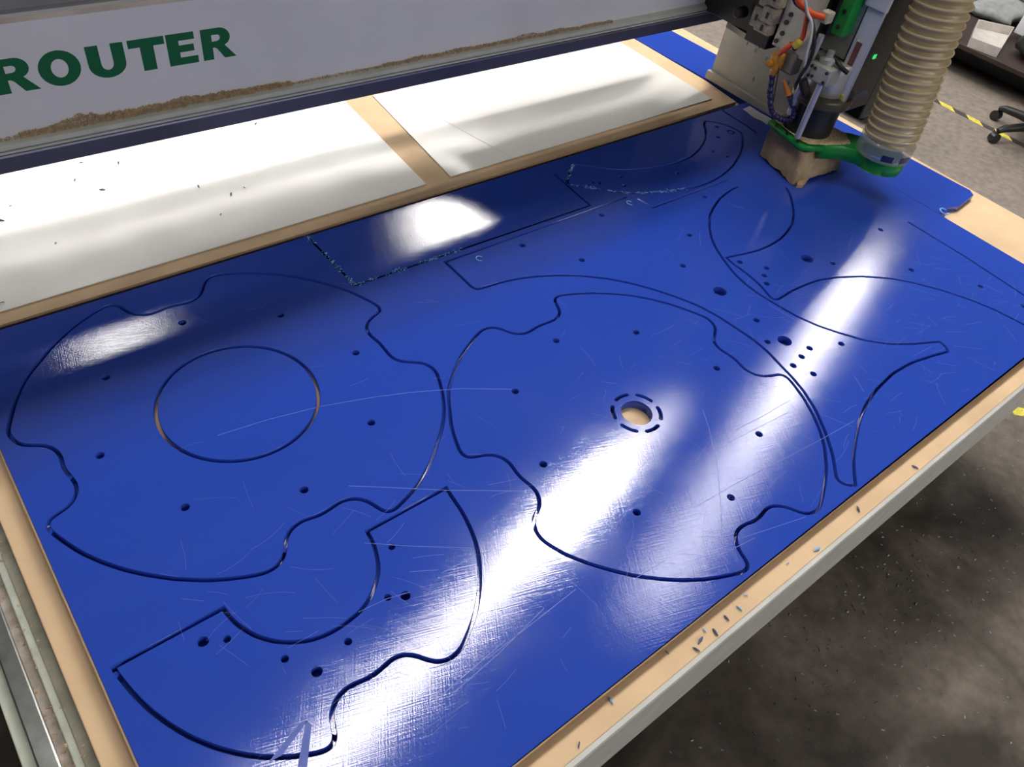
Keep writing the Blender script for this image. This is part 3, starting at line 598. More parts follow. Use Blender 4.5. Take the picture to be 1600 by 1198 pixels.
swarf_line([oc[0], oc[1], (oc[1][0] + (oc[2][0] - oc[1][0]) * 0.42, oc[1][1] + (oc[2][1] - oc[1][1]) * 0.42)], 330, 1, 0.0028, 'pale blue cuttings packed in the groove of the rectangular offcut')
swarf_line(pts_of("14978,13748 14568,13420 14210,13121 14302,12896 14608,12638 15004,12264 15437,11924 15955,11667 16542,11466 17179,11297"), 420, 5, 0.0030, 'pale blue cuttings packed along the groove of the crescent piece')

# ------------------------------------------------------------------ boards lying on the bed behind the sheet
back = MB().prism_z([(-0.8, 1.4370), (2.325, 1.4430), (2.345, 1.60), (2.335, 2.9), (-0.8, 2.9)], BED, -0.006)
bk = back.build('fibreboard_panel', M_MDF)
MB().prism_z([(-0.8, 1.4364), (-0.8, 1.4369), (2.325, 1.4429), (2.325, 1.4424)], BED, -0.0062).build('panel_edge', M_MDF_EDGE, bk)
tag(bk, 'tan fibreboard panel under the white panels behind the blue sheet', 'board')
ptop = -0.0058
def panel(poly, label):
    o = plate('white_board', [poly], ptop, ptop + 0.0032, M_WHITE_LAM, None, bev=0.0004)
    return tag(o, label, 'white panel', 'white panels behind the blue sheet')
panel([(-0.8, 1.470), (1.0640, 1.4840), (1.0950, 1.966), (1.15, 2.85), (-0.8, 2.85)], 'glossy white laminate panel at the left, below the green lettering')
panel([(1.1440, 1.4850), (1.3620, 1.4865), (1.3000, 1.766), (1.272, 1.966), (1.08, 2.85), (1.275, 2.85), (1.1900, 1.945)][:4] + [(1.1900, 1.966)], 'narrow glossy white panel between the tan gap and the thin seam')
panel([(1.3636, 1.4865), (2.2510, 1.4925), (2.2600, 1.946), (2.27, 2.85), (1.14, 2.85), (1.2736, 1.966), (1.3016, 1.766)], 'long glossy white panel at the right, beside the gantry upright')
s2 = plate('plastic_sheet', [[(2.366, 0.668), (2.400, 0.658), (2.425, 0.672), (2.470, 0.657), (2.585, 0.668), (2.603, 0.690), (2.600, 0.74), (2.548, 1.96), (2.53, 2.5), (2.335, 2.5), (2.352, 1.6)]], BED + 0.0005, -0.003, M_BLUE, None, bev=0.0007)
tag(s2, 'narrow blue plastic offcut strip lying along the far end of the table', 'plastic sheet')
mb = MB().tube([(2.385 + 0.013 * math.cos(a), 0.662 + 0.014 * math.sin(a), 0.001 + 0.002 * math.sin(a)) for a in [0.2 + 5.0 * i / 20 for i in range(21)]], 0.0022, 8)
tag(mb.build('curled_shaving', M_CHIP, smooth=True), 'pale curled plastic shaving at the end of the blue offcut strip', 'shaving')
o = plate('white_tape', [[(2.293, 1.388), (2.336, 1.392), (2.332, 1.345), (2.336, 1.30), (2.326, 1.258), (2.284, 1.256), (2.288, 1.30), (2.281, 1.33)]], 0.0002, 0.0010, M_TAPE)
tag(o, 'strip of white tape stuck on the blue sheet behind the cutting head', 'tape')

# shavings one can pick out
def shaving(x, y, z, s, a, mat, label, group):
    dx, dy = math.cos(a) * s, math.sin(a) * s; w = s * 0.28
    pts = [(x - dx, y - dy, z + 0.0015), (x - dx * 0.3 - dy * 0.12, y - dy * 0.3 + dx * 0.12, z + 0.003), (x + dx * 0.4 + dy * 0.05, y + dy * 0.4, z + 0.002), (x + dx, y + dy, z + 0.0017)]
    o = MB().tube(pts, [w * 0.4, w, w, w * 0.3], 6).build('plastic_shaving', mat, smooth=True)
    return tag(o, label, 'shaving', group)
rr = random.Random(11)
for x, y in [(0.829, 0.168), (0.796, 0.169), (0.746, 0.176), (0.728, 0.168), (0.858, 0.178), (0.976, 0.175), (1.403, 0.163), (0.665, 0.186), (0.451, 0.163), (0.535, 0.182), (0.71, 0.161), (0.76, 0.163), (1.05, 0.162), (1.20, 0.170)]:
    shaving(x, y, BED + 0.0005, rr.uniform(0.004, 0.009), rr.uniform(0, 3.1), M_CHIPDARK if rr.random() < 0.6 else M_CHIP, 'small blue plastic shaving lying on the tan ledge along the table front', 'shavings on the front ledge')
for x, y in [(0.340, 1.942), (0.417, 1.906), (0.303, 1.873), (0.344, 1.807), (0.149, 1.827), (0.545, 1.723), (0.60, 1.658), (0.64, 1.67), (0.803, 1.947), (0.191, 1.646), (0.118, 1.781), (0.543, 1.589), (0.045, 1.498)]:
    shaving(x, y, -0.0027, rr.uniform(0.004, 0.0075), rr.uniform(0, 3.1), M_CHIPDARK, 'small dark blue shaving lying on the left white panel', 'shavings on the white panels')

# ------------------------------------------------------------------ gantry beam
gan = thing('gantry', (0.6, 1.56, 0.0), 'long light grey machine gantry beam with green ROUTER lettering', 'machine gantry')
BX0, BX1 = -1.3, 2.29
MB().prism_x([(1.530, 0.3206), (1.530, 0.527), (1.560, 0.535), (1.620, 0.535), (1.620, 0.470), (1.545, 0.3206)], BX0, BX1).build('beam_cover', M_BEAM, gan)
MB().prism_x([(1.516, 0.304), (1.5135, 0.307), (1.515, 0.315), (1.530, 0.3205), (1.540, 0.3205), (1.540, 0.304)], BX0, BX1).build('lower_lip', M_LIP, gan)
MB().box(BX0, BX1, 1.522, 1.540, 0.3003, 0.3038).build('black_seal', M_BLACK, gan)
MB().box(BX0, BX1, 1.519, 1.540, 0.2955, 0.3000).build('guide_rail', M_LIP, gan)
MB().box(BX0, BX1, 1.522, 1.540, 0.2930, 0.2953).build('black_seal', M_BLACK, gan)
MB().box(BX0, BX1, 1.520, 1.540, 0.2885, 0.2928).build('wiper_rail', M_WIPER, gan)
MB().box(BX0, BX1, 1.526, 1.540, 0.2850, 0.2883).build('lower_rail', M_TOPRAIL, gan)
MB().prism_x([(1.532, 0.252), (1.530, 0.285), (1.545, 0.285), (1.545, 0.272)], BX0, BX1).build('dark_skirt', M_SKIRT, gan)
MB().prism_x([(1.540, 0.527), (1.528, 0.540), (1.528, 0.575), (1.540, 0.585), (1.62, 0.585), (1.62, 0.536), (1.561, 0.536)], BX0, BX1).build('top_rail', M_GRIME, gan)
MB().box(BX0, 0.78, 1.5293, 1.5301, 0.5175, 0.5268).build('dust_film', M_STAIN, gan)

MB().box(BX0, BX1, 1.56, 1.70, 0.5852, 0.95, bev=0.006).build('upper_shade_beam', M_BEAM, gan)  # unseen upper part, added to deepen the beam's shadow on the sheet
MB().box(BX0, BX1, 1.26, 1.58, 0.72, 0.77, bev=0.006).build('shade_overhang', M_TOPRAIL, gan)  # unseen overhang added to cast the dark band along the sheet's back

def letter_loops(ch):
    def arc(cx, cy, rx, ry, a0, a1, n=12): return [(cx + rx * math.cos(math.radians(a0 + (a1 - a0) * i / n)), cy + ry * math.sin(math.radians(a0 + (a1 - a0) * i / n))) for i in range(n + 1)]
    if ch == 'R':
        return [[(0, 0), (0, 1)] + [(0.55, 1)] + arc(0.58, 0.70, 0.34, 0.30, 90, -50) + [(0.72, 0.43), (1.06, 0), (0.68, 0), (0.47, 0.33), (0.40, 0.38), (0.33, 0.38), (0.33, 0)],
                [(0.33, 0.79)] + [(0.48, 0.79)] + arc(0.50, 0.69, 0.10, 0.10, 80, -80) + [(0.48, 0.58), (0.33, 0.58)]]
    if ch == 'O':
        return [arc(0.54, 0.5, 0.54, 0.53, 0, 350, 36), arc(0.54, 0.5, 0.22, 0.28, 0, 345, 24)]
    if ch == 'U':
        return [[(0, 1), (0, 0.38)] + arc(0.49, 0.40, 0.49, 0.42, 180, 360, 20) + [(0.98, 1), (0.65, 1)] + arc(0.49, 0.42, 0.16, 0.20, 360, 180, 12) + [(0.33, 1)]]
    if ch == 'T':
        return [[(0.29, 0), (0.29, 0.75), (0, 0.75), (0, 1), (0.92, 1), (0.92, 0.75), (0.63, 0.75), (0.63, 0)]]
    if ch == 'E':
        return [[(0, 0), (0, 1), (0.78, 1), (0.78, 0.77), (0.33, 0.77), (0.33, 0.62), (0.74, 0.62), (0.74, 0.40), (0.33, 0.40), (0.33, 0.23), (0.82, 0.23), (0.82, 0)]]
for ch, x0, wf in (('R', 0.170, 1.0), ('O', 0.243, 1.0), ('U', 0.3265, 1.04), ('T', 0.401, 1.12), ('E', 0.472, 1.06), ('R', 0.539, 0.97)):
    lp = [[(x0 + x * 0.0605 * wf * 1.08, y * 0.0605 + 0.400) for x, y in l] for l in letter_loops(ch)]
    plate('letter', lp, 0.0, 0.0006, M_GREENTXT, gan, fn=lambda c: (c.x, 1.5300 - c.z - 0.0001, c.y))

# sawdust clinging to the foot of the cover
mb = MB(); rs = random.Random(21)
def dust(xa, xb, hmax, n, sd):
    for _ in range(n):
        x = rs.uniform(xa, xb); t = (x - xa) / (xb - xa)
        env = hmax * (0.35 + 0.65 * math.sin(math.pi * t) ** 0.5) * (0.35 + 0.9 * abs(noise.noise(Vector((x * 9, sd, 0)))) + 0.25 * abs(noise.noise(Vector((x * 40, sd, 3)))))
        z = 0.3200 + env * rs.random() ** 1.3; s = rs.uniform(0.0007, 0.0020); y = 1.5295 - (0.010 * (1 - (z - 0.3200) / max(hmax, 1e-3))) * rs.random()
        y = max(y, 1.516)
        mb.add([(x - s, y, z - s), (x + s, y, z - s), (x, y, z + s), (x, y - s * 1.2, z - s * 0.2)], [(0, 1, 3), (1, 2, 3), (2, 0, 3)])
dust(0.18, 0.72, 0.030, 5200, 1); dust(0.05, 0.20, 0.006, 200, 2); dust(0.70, 0.96, 0.008, 350, 4); dust(0.95, 1.70, 0.014, 2800, 7)
tag(mb.build('sawdust', M_DUST, gan), kind='stuff')

# upright at the far end of the beam
MB().prism_x([(1.605, 0.004), (1.160, 0.004), (1.160, 0.42), (1.25, 0.56), (1.60, 0.56)], 2.361, 2.374).build('upright_plate', M_UPRIGHT, gan)
MB().prism_x([(1.612, 0.002), (1.145, 0.002), (1.145, 0.018), (1.612, 0.030)], 2.345, 2.361).build('upright_foot', M_UPRIGHT, gan)
MB().box(2.28, 2.362, 1.54, 1.60, 0.30, 0.56).build('beam_end_block', M_BLACKM, gan)
for y, z in ((1.50, 0.17), (1.46, 0.16), (1.41, 0.155), (1.43, 0.075), (1.36, 0.06), (1.345, 0.055), (1.30, 0.12)):
    MB().box(2.3600, 2.3612, y - 0.003, y + 0.003, z - 0.007, z + 0.007).build('slot_mark', M_TOPRAIL, gan)

# drag chain sagging behind the beam
def chain_z(x):
    def ease(a, b, t): return a + (b - a) * (0.5 - 0.5 * math.cos(math.pi * max(0, min(1, t))))
    if x < 1.25: return ease(0.311, 0.215, (x - 0.45) / 0.55)
    return ease(0.215, 0.46, (x - 1.20) / 0.55)
x = -1.2
while x < 2.2:
    z = chain_z(x); sl = math.atan2(chain_z(x + 0.03) - z, 0.03)
    prof = [(-0.0148, -0.050), (0.0148, -0.050), (0.0148, 0.020), (0.0, 0.030), (-0.0148, 0.020)]
    poly = [(x + px * math.cos(sl) - pz * math.sin(sl), z + px * math.sin(sl) + pz * math.cos(sl)) for px, pz in prof]
    MB().prism_y(poly, 1.70, 1.76).build('chain_link', M_BLACK, gan)
    x += 0.03

MB().prism_y([(1.36, 0.15), (1.47, 0.27), (1.72, 0.43), (2.2, 0.43), (2.2, 0.15)], 1.72, 1.74).build('light_stop', M_BLACKM, gan)  # unseen plate added behind the beam to stop light from the rear lamps

MB().box(2.06, 2.45, 1.0, 1.55, 0.905, 1.05, bev=0.01).build('shade_block', M_BLACKM, gan)  # unseen block added on top to lengthen the head's shadow

# ------------------------------------------------------------------ cutting head on its carriage
head = thing('spindle_carriage', (2.15, 1.07, 0.105), 'router cutting head with a black spindle, cables and a grey carriage', 'router head')
AX, AY = 2.15, 1.07
LEDX, LEDZ = 2.207, 0.361
MB().lathe([(0.0, 0.108), (0.060, 0.108), (0.068, 0.112), (0.070, 0.13), (0.070, 0.212), (0.064, 0.218)], AX, AY, 40).build('spindle_nose', M_BLACK, head, smooth=True)
MB().lathe([(0.066, 0.216), (0.086, 0.216), (0.088, 0.222), (0.088, 0.238), (0.084, 0.243), (0.062, 0.243)], AX, AY, 40).build('spindle_collar', M_COLLAR, head, smooth=True)
MB().lathe([(0.058, 0.243), (0.060, 0.246), (0.060, 0.330), (0.055, 0.336), (0.0, 0.336)], AX, AY, 36).build('spindle_body', M_ALU, head, smooth=True)
MB().box(2.158, 2.300, 0.998, 1.150, 0.20, 0.90, bev=0.004).build('slide_body', M_BLACKM, head)
MB().box(2.298, 2.440, 0.998, 1.150, 0.15, 0.92, bev=0.006).build('motor_housing', M_DARKGREEN, head)
MB().box(LEDX - 0.007, LEDX + 0.007, 0.9950, 0.9985, LEDZ - 0.006, LEDZ + 0.006, bev=0.001).build('indicator_light', M_LED, head)
pl_ = plate('slide_plate', [[(0.993, 0.240), (1.042, 0.240), (1.048, 0.90), (0.993, 0.90)], [(1.024, 0.244), (1.029, 0.247), (1.030, 0.270), (1.025, 0.274), (1.020, 0.270), (1.020, 0.247)]], 0, 0.012, M_PLATE, head, bev=0.001, fn=lambda c: (2.142 + c.z, c.x, c.y))
MB().box(2.1405, 2.1425, 1.015, 1.032, 0.283, 0.402).build('red_strip', M_RUST, pl_)
MB().box(2.1400, 2.1425, 1.014, 1.033, 0.400, 0.408).build('strip_clip', M_CHROME, pl_)
MB().box(2.1408, 2.1425, 0.999, 1.015, 0.246, 0.258).build('warning_label', M_YELLOW, pl_)
MB().box(2.136, 2.150, 0.988, 1.055, 0.487, 0.56, bev=0.003).build('upper_bracket', M_PLATE, pl_)
MB().box(2.145, 2.158, 1.049, 1.140, 0.34, 0.90, bev=0.002).build('back_plate', M_ALU, head)
g = MB().box(2.100, 2.150, 1.062, 1.098, 0.402, 0.64, bev=0.003).build('green_block', M_GREEN, head)
for z in (0.425, 0.465, 0.52):
    MB().lathe([(0.006, 0), (0.006, 0.003), (0.0, 0.003)], 2.100, 1.080, 12, z, Matrix.Rotation(-math.pi / 2, 3, 'Y')).build('bolt', M_BLACKM, g)
# rod bearing block with bolts and two polished rods
b = MB().box(2.045, 2.105, 1.018, 1.088, 0.292, 0.338, bev=0.004).build('bearing_block', M_ALU, head)
for y, z in ((1.028, 0.302), (1.028, 0.328), (1.078, 0.302), (1.078, 0.328), (1.066, 0.304), (1.066, 0.326)):
    MB().lathe([(0.0045, 0), (0.0045, 0.003), (0.0, 0.003)], 2.045, y, 10, z, Matrix.Rotation(-math.pi / 2, 3, 'Y')).build('bolt', M_BLACKM, b)
MB().tube([(2.056, 1.039, 0.128), (2.056, 1.039, 0.292)], 0.0090, 16).build('guide_rod', M_ROD, head, smooth=True)
MB().tube([(2.070, 1.100, 0.17), (2.070, 1.100, 0.40)], 0.0085, 16).build('guide_rod', M_ROD, head, smooth=True)
MB().tube([(2.095, 1.060, 0.345), (2.085, 1.035, 0.352), (2.080, 1.015, 0.345), (2.092, 0.995, 0.335)], 0.0065, 10).build('clamp_lever', M_BLACK, head, smooth=True)
MB().lathe([(0.0, 0.338), (0.020, 0.338), (0.022, 0.343), (0.022, 0.352), (0.010, 0.356), (0.010, 0.372), (0.0, 0.372)], 2.078, 1.058, 20).build('top_clamp', M_ALU, head, smooth=True)
# left carriage wall, dark tray with connectors
cw = MB().box(2.050, 2.066, 1.115, 1.225, 0.325, 0.90, bev=0.002).build('carriage_wall', M_ALU, head)
for y, z in ((1.205, 0.365), (1.205, 0.395), (1.200, 0.418), (1.215, 0.34), (1.150, 0.345), (1.165, 0.352)):
    MB().lathe([(0.0065, 0), (0.0065, 0.004), (0.0, 0.004)], 2.050, y, 10, z, Matrix.Rotation(-math.pi / 2, 3, 'Y')).build('bolt', M_BLACKM, cw)
MB().box(2.066, 2.190, 1.130, 1.230, 0.34, 0.90, bev=0.002).build('carriage_body', M_BLACKM, head)
MB().prism_z([(2.080, 1.281), (2.105, 1.430), (2.26, 1.430), (2.26, 1.23), (2.205, 1.23), (2.205, 1.281)], 0.286, 0.302).build('carriage_tray', M_TOPRAIL, head)
MB().box(2.10, 2.30, 1.24, 1.53, 0.3021, 0.90, bev=0.003).build('carriage_block', M_BLACKM, head)
for x0, x1, y0, y1, z0, z1 in ((2.030, 2.060, 1.235, 1.290, 0.345, 0.375), (2.020, 2.065, 1.230, 1.275, 0.378, 0.420), (2.020, 2.066, 1.226, 1.268, 0.424, 0.470), (2.045, 2.085, 1.282, 1.318, 0.345, 0.40), (2.045, 2.085, 1.278, 1.310, 0.405, 0.46)):
    cb = MB().box(x0, x1, y0, y1, z0, z1, bev=0.004).build('cable_connector', M_CREAM, head)
    MB().box(x0 - 0.0015, x0 + 0.001, (y0 + y1) / 2 - 0.004, (y0 + y1) / 2 + 0.004, (z0 + z1) / 2 - 0.008, (z0 + z1) / 2 + 0.008).build('connector_slot', M_BLACK, cb)
MB().box(2.050, 2.105, 1.24, 1.32, 0.302, 0.47, bev=0.003).build('connector_backing', M_BLACKM, head)
MB().lathe([(0.0, 0), (0.016, 0), (0.016, 0.03), (0.011, 0.035), (0.0, 0.035)], 2.075, 1.365, 18, 0.36, Matrix.Rotation(-math.pi / 2, 3, 'Y')).build('round_connector', M_BROWN, head, smooth=True)
# amber valve, jointed coolant hose, tubes
va = MB().box(2.020, 2.052, 1.165, 1.197, 0.276, 0.322, bev=0.005).build('amber_valve', M_AMBER, head)
MB().lathe([(0.0, 0), (0.009, 0), (0.009, 0.012), (0.0, 0.014)], 2.020, 1.190, 14, 0.292, Matrix.Rotation(-math.pi / 2, 3, 'Y')).build('knob', M_AMBER, va, smooth=True)
MB().lathe([(0.010, 0.262), (0.011, 0.266), (0.011, 0.277), (0.0, 0.277)], 2.033, 1.177, 14).build('valve_outlet', M_AMBER, va, smooth=True)
MB().box(2.045, 2.085, 1.130, 1.185, 0.275, 0.335, bev=0.004).build('valve_bracket', M_TOPRAIL, head)
def smooth_path(P, n=6):
    P = [Vector(p) for p in P]; out = []
    for i in range(len(P) - 1):
        p0 = P[max(i - 1, 0)]; p1 = P[i]; p2 = P[i + 1]; p3 = P[min(i + 2, len(P) - 1)]
        for k in range(n):
            t = k / n
            out.append(0.5 * ((2 * p1) + (p2 - p0) * t + (2 * p0 - 5 * p1 + 4 * p2 - p3) * t * t + (3 * p1 - p0 - 3 * p2 + p3) * t ** 3))
    out.append(P[-1]); return out
jp = smooth_path([(2.032, 1.177, 0.262), (2.035, 1.167, 0.220), (2.042, 1.152, 0.177), (2.051, 1.135, 0.155), (2.063, 1.111, 0.149), (2.073, 1.092, 0.158), (2.073, 1.091, 0.180), (2.066, 1.105, 0.204), (2.059, 1.118, 0.223)], 5)
MB().tube(jp, [0.0095 if i % 2 else 0.0068 for i in range(len(jp))], 12).build('jointed_coolant_hose', M_PURPLE, head, smooth=False)
MB().tube([(2.059, 1.118, 0.222), (2.054, 1.128, 0.236), (2.046, 1.144, 0.256)], [0.0095, 0.0075, 0.004], 12).build('coolant_nozzle', M_NOZZLE, head, smooth=True)
MB().tube(smooth_path([(1.988, 1.170, 0.50), (1.992, 1.162, 0.477), (2.002, 1.143, 0.464), (2.014, 1.118, 0.455), (2.030, 1.090, 0.455)]), 0.0085, 12).build('orange_tube', M_ORANGE, head, smooth=True)
MB().tube(smooth_path([(2.018, 1.133, 0.448), (2.020, 1.130, 0.42), (2.022, 1.126, 0.387), (2.015, 1.140, 0.368), (2.008, 1.153, 0.350), (2.012, 1.165, 0.333), (2.03, 1.178, 0.322)]), 0.0068, 12).build('orange_tube', M_ORANGE, head, smooth=True)
MB().tube(smooth_path([(1.985, 1.178, 0.52), (1.990, 1.172, 0.474), (2.008, 1.131, 0.454), (2.019, 1.108, 0.428), (2.029, 1.089, 0.384), (2.031, 1.084, 0.341), (2.030, 1.092, 0.297), (2.04, 1.10, 0.27)]), 0.0055, 10).build('black_cable', M_BLACK, head, smooth=True)
MB().tube(smooth_path([(1.985, 1.140, 0.49), (1.999, 1.126, 0.457), (2.008, 1.109, 0.438), (2.014, 1.097, 0.40), (2.017, 1.093, 0.36), (2.03, 1.09, 0.32)]), 0.0040, 10).build('grey_cable', M_FRAME, head, smooth=True)
MB().box(2.002, 2.022, 1.118, 1.136, 0.362, 0.384, bev=0.003, tilt=(0.5, 'X')).build('yellow_cable_tag', M_YELLOW, head)
MB().box(2.026, 2.056, 1.078, 1.105, 0.440, 0.470, bev=0.004).build('tube_fitting', M_CREAM, head)
MB().tube([(2.040, 1.085, 0.285), (2.050, 1.075, 0.262), (2.062, 1.068, 0.245)], [0.012, 0.013, 0.010], 12).build('sensor_plug', M_BROWN, head, smooth=True)
MB().tube([(2.190, 1.000, 0.243), (2.196, 0.984, 0.258), (2.200, 0.972, 0.275)], [0.004, 0.005, 0.007], 10).build('clear_fitting', M_CLEAR, head, smooth=True)
MB().tube(smooth_path([(2.035, 1.17, 0.30), (2.03, 1.155, 0.25), (2.045, 1.15, 0.19)]), 0.0016, 6).build('thin_wire', M_BROWN, head, smooth=True)

# ------------------------------------------------------------------ dust shoe: brown skirt and green nozzle plate
shoe = thing('dust_shoe', (2.16, 1.05, 0.004), 'ragged brown dust skirt with a green nozzle plate under the cutting head', 'dust shoe')
# skirt: rounded box wall with torn lower hem
ring = []
def rrect(x0, x1, y0, y1, r, n=8):
    out = []
    for cx, cy, a0 in ((x1 - r, y1 - r, 0), (x0 + r, y1 - r, 90), (x0 + r, y0 + r, 180), (x1 - r, y0 + r, 270)):
        for i in range(n + 1):
            a = math.radians(a0 + 90 * i / n); out.append((cx + r * math.cos(a), cy + r * math.sin(a)))
    return out
def densify(P, st):
    out = []
    for i in range(len(P)):
        a = P[i]; b = P[(i + 1) % len(P)]; n = max(1, int(math.hypot(b[0] - a[0], b[1] - a[1]) / st))
        out += [(a[0] + (b[0] - a[0]) * k / n, a[1] + (b[1] - a[1]) * k / n) for k in range(n)]
    return out
def round_poly(P, r, n=5):
    out = []
    for i in range(len(P)):
        a, p, b_ = Vector(P[i - 1]), Vector(P[i]), Vector(P[(i + 1) % len(P)])
        q0 = p + (a - p).normalized() * r; q1 = p + (b_ - p).normalized() * r
        for k in range(n + 1):
            t = k / n; out.append(tuple((1 - t) ** 2 * q0 + 2 * t * (1 - t) * p + t * t * q1))
    return out
lo = round_poly([(2.044, 0.982), (2.277, 0.972), (2.285, 1.150), (2.092, 1.160)], 0.022)
hi = round_poly([(2.068, 1.004), (2.262, 0.982), (2.266, 1.150), (2.100, 1.168)], 0.022)
def dense_pair(A, B, st):
    oa = []; ob = []
    for i in range(len(A)):
        a, a2, b_, b2 = A[i], A[(i + 1) % len(A)], B[i], B[(i + 1) % len(A)]
        n_ = max(1, int(math.hypot(a2[0] - a[0], a2[1] - a[1]) / st))
        for k in range(n_):
            t = k / n_; oa.append((a[0] + (a2[0] - a[0]) * t, a[1] + (a2[1] - a[1]) * t)); ob.append((b_[0] + (b2[0] - b_[0]) * t, b_[1] + (b2[1] - b_[1]) * t))
    return oa, ob
lo, hi = dense_pair(lo, hi, 0.007); cx0, cy0 = 2.170, 1.078
n = len(lo); rows = [0.0, 0.18, 0.42, 0.7, 0.9, 1.0]
vs = []; fs = []
for ri, t in enumerate(rows):
    for i in range(n):
        bl = t * t * 0.75 + t * 0.25                        # bulging towards the hem
        x = lo[i][0] + (hi[i][0] - lo[i][0]) * bl; y = lo[i][1] + (hi[i][1] - lo[i][1]) * bl
        nz = noise.noise(Vector((lo[i][0] * 28, lo[i][1] * 28, 2.0))); n2 = noise.noise(Vector((lo[i][0] * 110, lo[i][1] * 110, 5.0)))
        hem = 0.003 + 0.012 * max(0, nz + 0.15) + 0.007 * abs(n2)
        dn = math.hypot(lo[i][0] - 2.075, lo[i][1] - 0.980)
        if dn < 0.035: hem = 0.0015
        z = hem + (0.090 - hem) * t
        k = 1 + 0.018 * noise.noise(Vector((x * 18, y * 18, t * 3)))
        if ri == 0: k += 0.035 * max(0, -n2)
        vs.append((cx0 + (x - cx0) * k, cy0 + (y - cy0) * k, z))
nr = len(rows)
for ri in range(nr - 1):
    for i in range(n):
        a = ri * n + i; b_ = ri * n + (i + 1) % n
        fs.append((a, b_, b_ + n, a + n))
inner0 = len(vs)
for ri in range(nr):
    for i in range(n):
        x, y, z = vs[ri * n + i]; vs.append((cx0 + (x - cx0) * 0.93, cy0 + (y - cy0) * 0.93, z))
for ri in range(nr - 1):
    for i in range(n):
        a = inner0 + ri * n + i; b_ = inner0 + ri * n + (i + 1) % n
        fs.append((b_, a, a + n, b_ + n))
for i in range(n):
    j = (i + 1) % n
    fs.append((j, i, inner0 + i, inner0 + j)); t0 = (nr - 1) * n
    fs.append((t0 + i, t0 + j, inner0 + t0 + j, inner0 + t0 + i))
MB().add(vs, fs).build('dust_skirt', M_FOAM, shoe, smooth=True)
MB().prism_z([(2.045, 0.972), (2.062, 0.962), (2.10, 0.975), (2.096, 0.982), (2.06, 0.984)], 0.001, 0.012).build('torn_flap', M_FOAM, shoe)
neck = [(2.118, 1.004), (2.112, 0.972), (2.165, 0.950), (2.190, 0.905), (2.197, 0.850), (2.215, 0.812), (2.250, 0.795), (2.295, 0.805), (2.325, 0.845), (2.322, 0.900), (2.290, 0.945), (2.262, 0.990), (2.228, 1.010)]
bore = circle(2.15, 1.075, 0.074, 36)
plate('nozzle_neck', [neck, circle(2.251, 0.867, 0.060, 36)], 0.080, 0.122, M_GREEN, shoe, bev=0.002)
rim = [(2.080, 1.160), (2.062, 1.095), (2.048, 1.012), (2.064, 0.9990), (2.110, 0.9725), (2.116, 1.0045), (2.230, 1.013), (2.245, 1.06), (2.235, 1.14), (2.17, 1.165)]
plate('shoe_plate', [rim, bore], 0.103, 0.118, M_GREEN, shoe, bev=0.0015)
plate('dust_layer', [[(2.092, 1.148), (2.076, 1.090), (2.064, 1.030), (2.070, 1.004), (2.120, 0.976), (2.168, 0.956), (2.200, 0.945), (2.240, 0.990), (2.236, 1.06), (2.225, 1.13), (2.17, 1.155)], circle(2.15, 1.075, 0.073, 36)], 0.1222, 0.1240, M_DUST, shoe)
for x, y in ((2.062, 1.12), (2.056, 1.075), (2.052, 1.03)):
    MB().lathe([(0.0, 0.122), (0.005, 0.122), (0.005, 0.128), (0.0, 0.129)], x, y, 10).build('plate_bolt', M_BLACKM, shoe)

# ------------------------------------------------------------------ extraction hose standing on the nozzle plate
hose = thing('dust_hose', (2.250, 0.868, 0.123), 'tan translucent ribbed extraction hose rising from the green nozzle plate', 'hose')
hp = smooth_path([(2.252, 0.866, 0.165), (2.247, 0.876, 0.27), (2.242, 0.888, 0.37), (2.236, 0.898, 0.47), (2.232, 0.906, 0.57), (2.225, 0.925, 0.70), (2.21, 0.96, 0.85)], 22)
def frames(path):
    fr = []; up = None
    for i, p in enumerate(path):
        t = (path[min(i + 1, len(path) - 1)] - path[max(i - 1, 0)]).normalized()
        if up is None: up = Vector((1, 0, 0))
        up = (up - t * up.dot(t)).normalized(); fr.append((p, up, t.cross(up)))
    return fr
tot = [0.0]
for a, b_ in zip(hp[:-1], hp[1:]): tot.append(tot[-1] + (b_ - a).length)
PITCH = 0.0235
rad = [0.0705 + 0.0030 * math.cos(2 * math.pi * d / PITCH) for d in tot]
MB().tube(hp, rad, 36, cap=False).build('hose_wall', M_HOSE, hose, smooth=True)
# stiff rib wound along the wall: one ring after the other
fr = frames(hp); d = PITCH; 
while d < tot[-1] - 0.01:
    i = max(j for j in range(len(tot)) if tot[j] <= d); p, u_, w_ = fr[i]
    q = (d - tot[i]) / max(tot[min(i + 1, len(tot) - 1)] - tot[i], 1e-6); p = hp[i].lerp(hp[min(i + 1, len(hp) - 1)], q)
    ringp = [p + (u_ * math.cos(2 * math.pi * k / 36) + w_ * math.sin(2 * math.pi * k / 36)) * 0.0730 for k in range(37)]
    MB().tube(ringp, 0.0042, 8, cap=False).build('hose_rib', M_RIB, hose, smooth=True)
    d += PITCH
MB().lathe([(0.069, 0.123), (0.078, 0.123), (0.079, 0.128), (0.078, 0.168), (0.074, 0.172), (0.070, 0.172)], 2.251, 0.867, 40).build('hose_collar', M_CLEAR, hose, smooth=True)
for a0 in (205, 245, 330):
    arcp = [(2.251 + 0.0795 * math.cos(math.radians(a0 + i * 4)), 0.867 + 0.0795 * math.sin(math.radians(a0 + i * 4))) for i in range(7)]
    arci = [(2.251 + 0.0770 * math.cos(math.radians(a0 + i * 4)), 0.867 + 0.0770 * math.sin(math.radians(a0 + i * 4))) for i in range(7)]
    MB().prism_z(arcp + arci[::-1], 0.132, 0.150).build('clamp_tab', M_NAVY, hose)

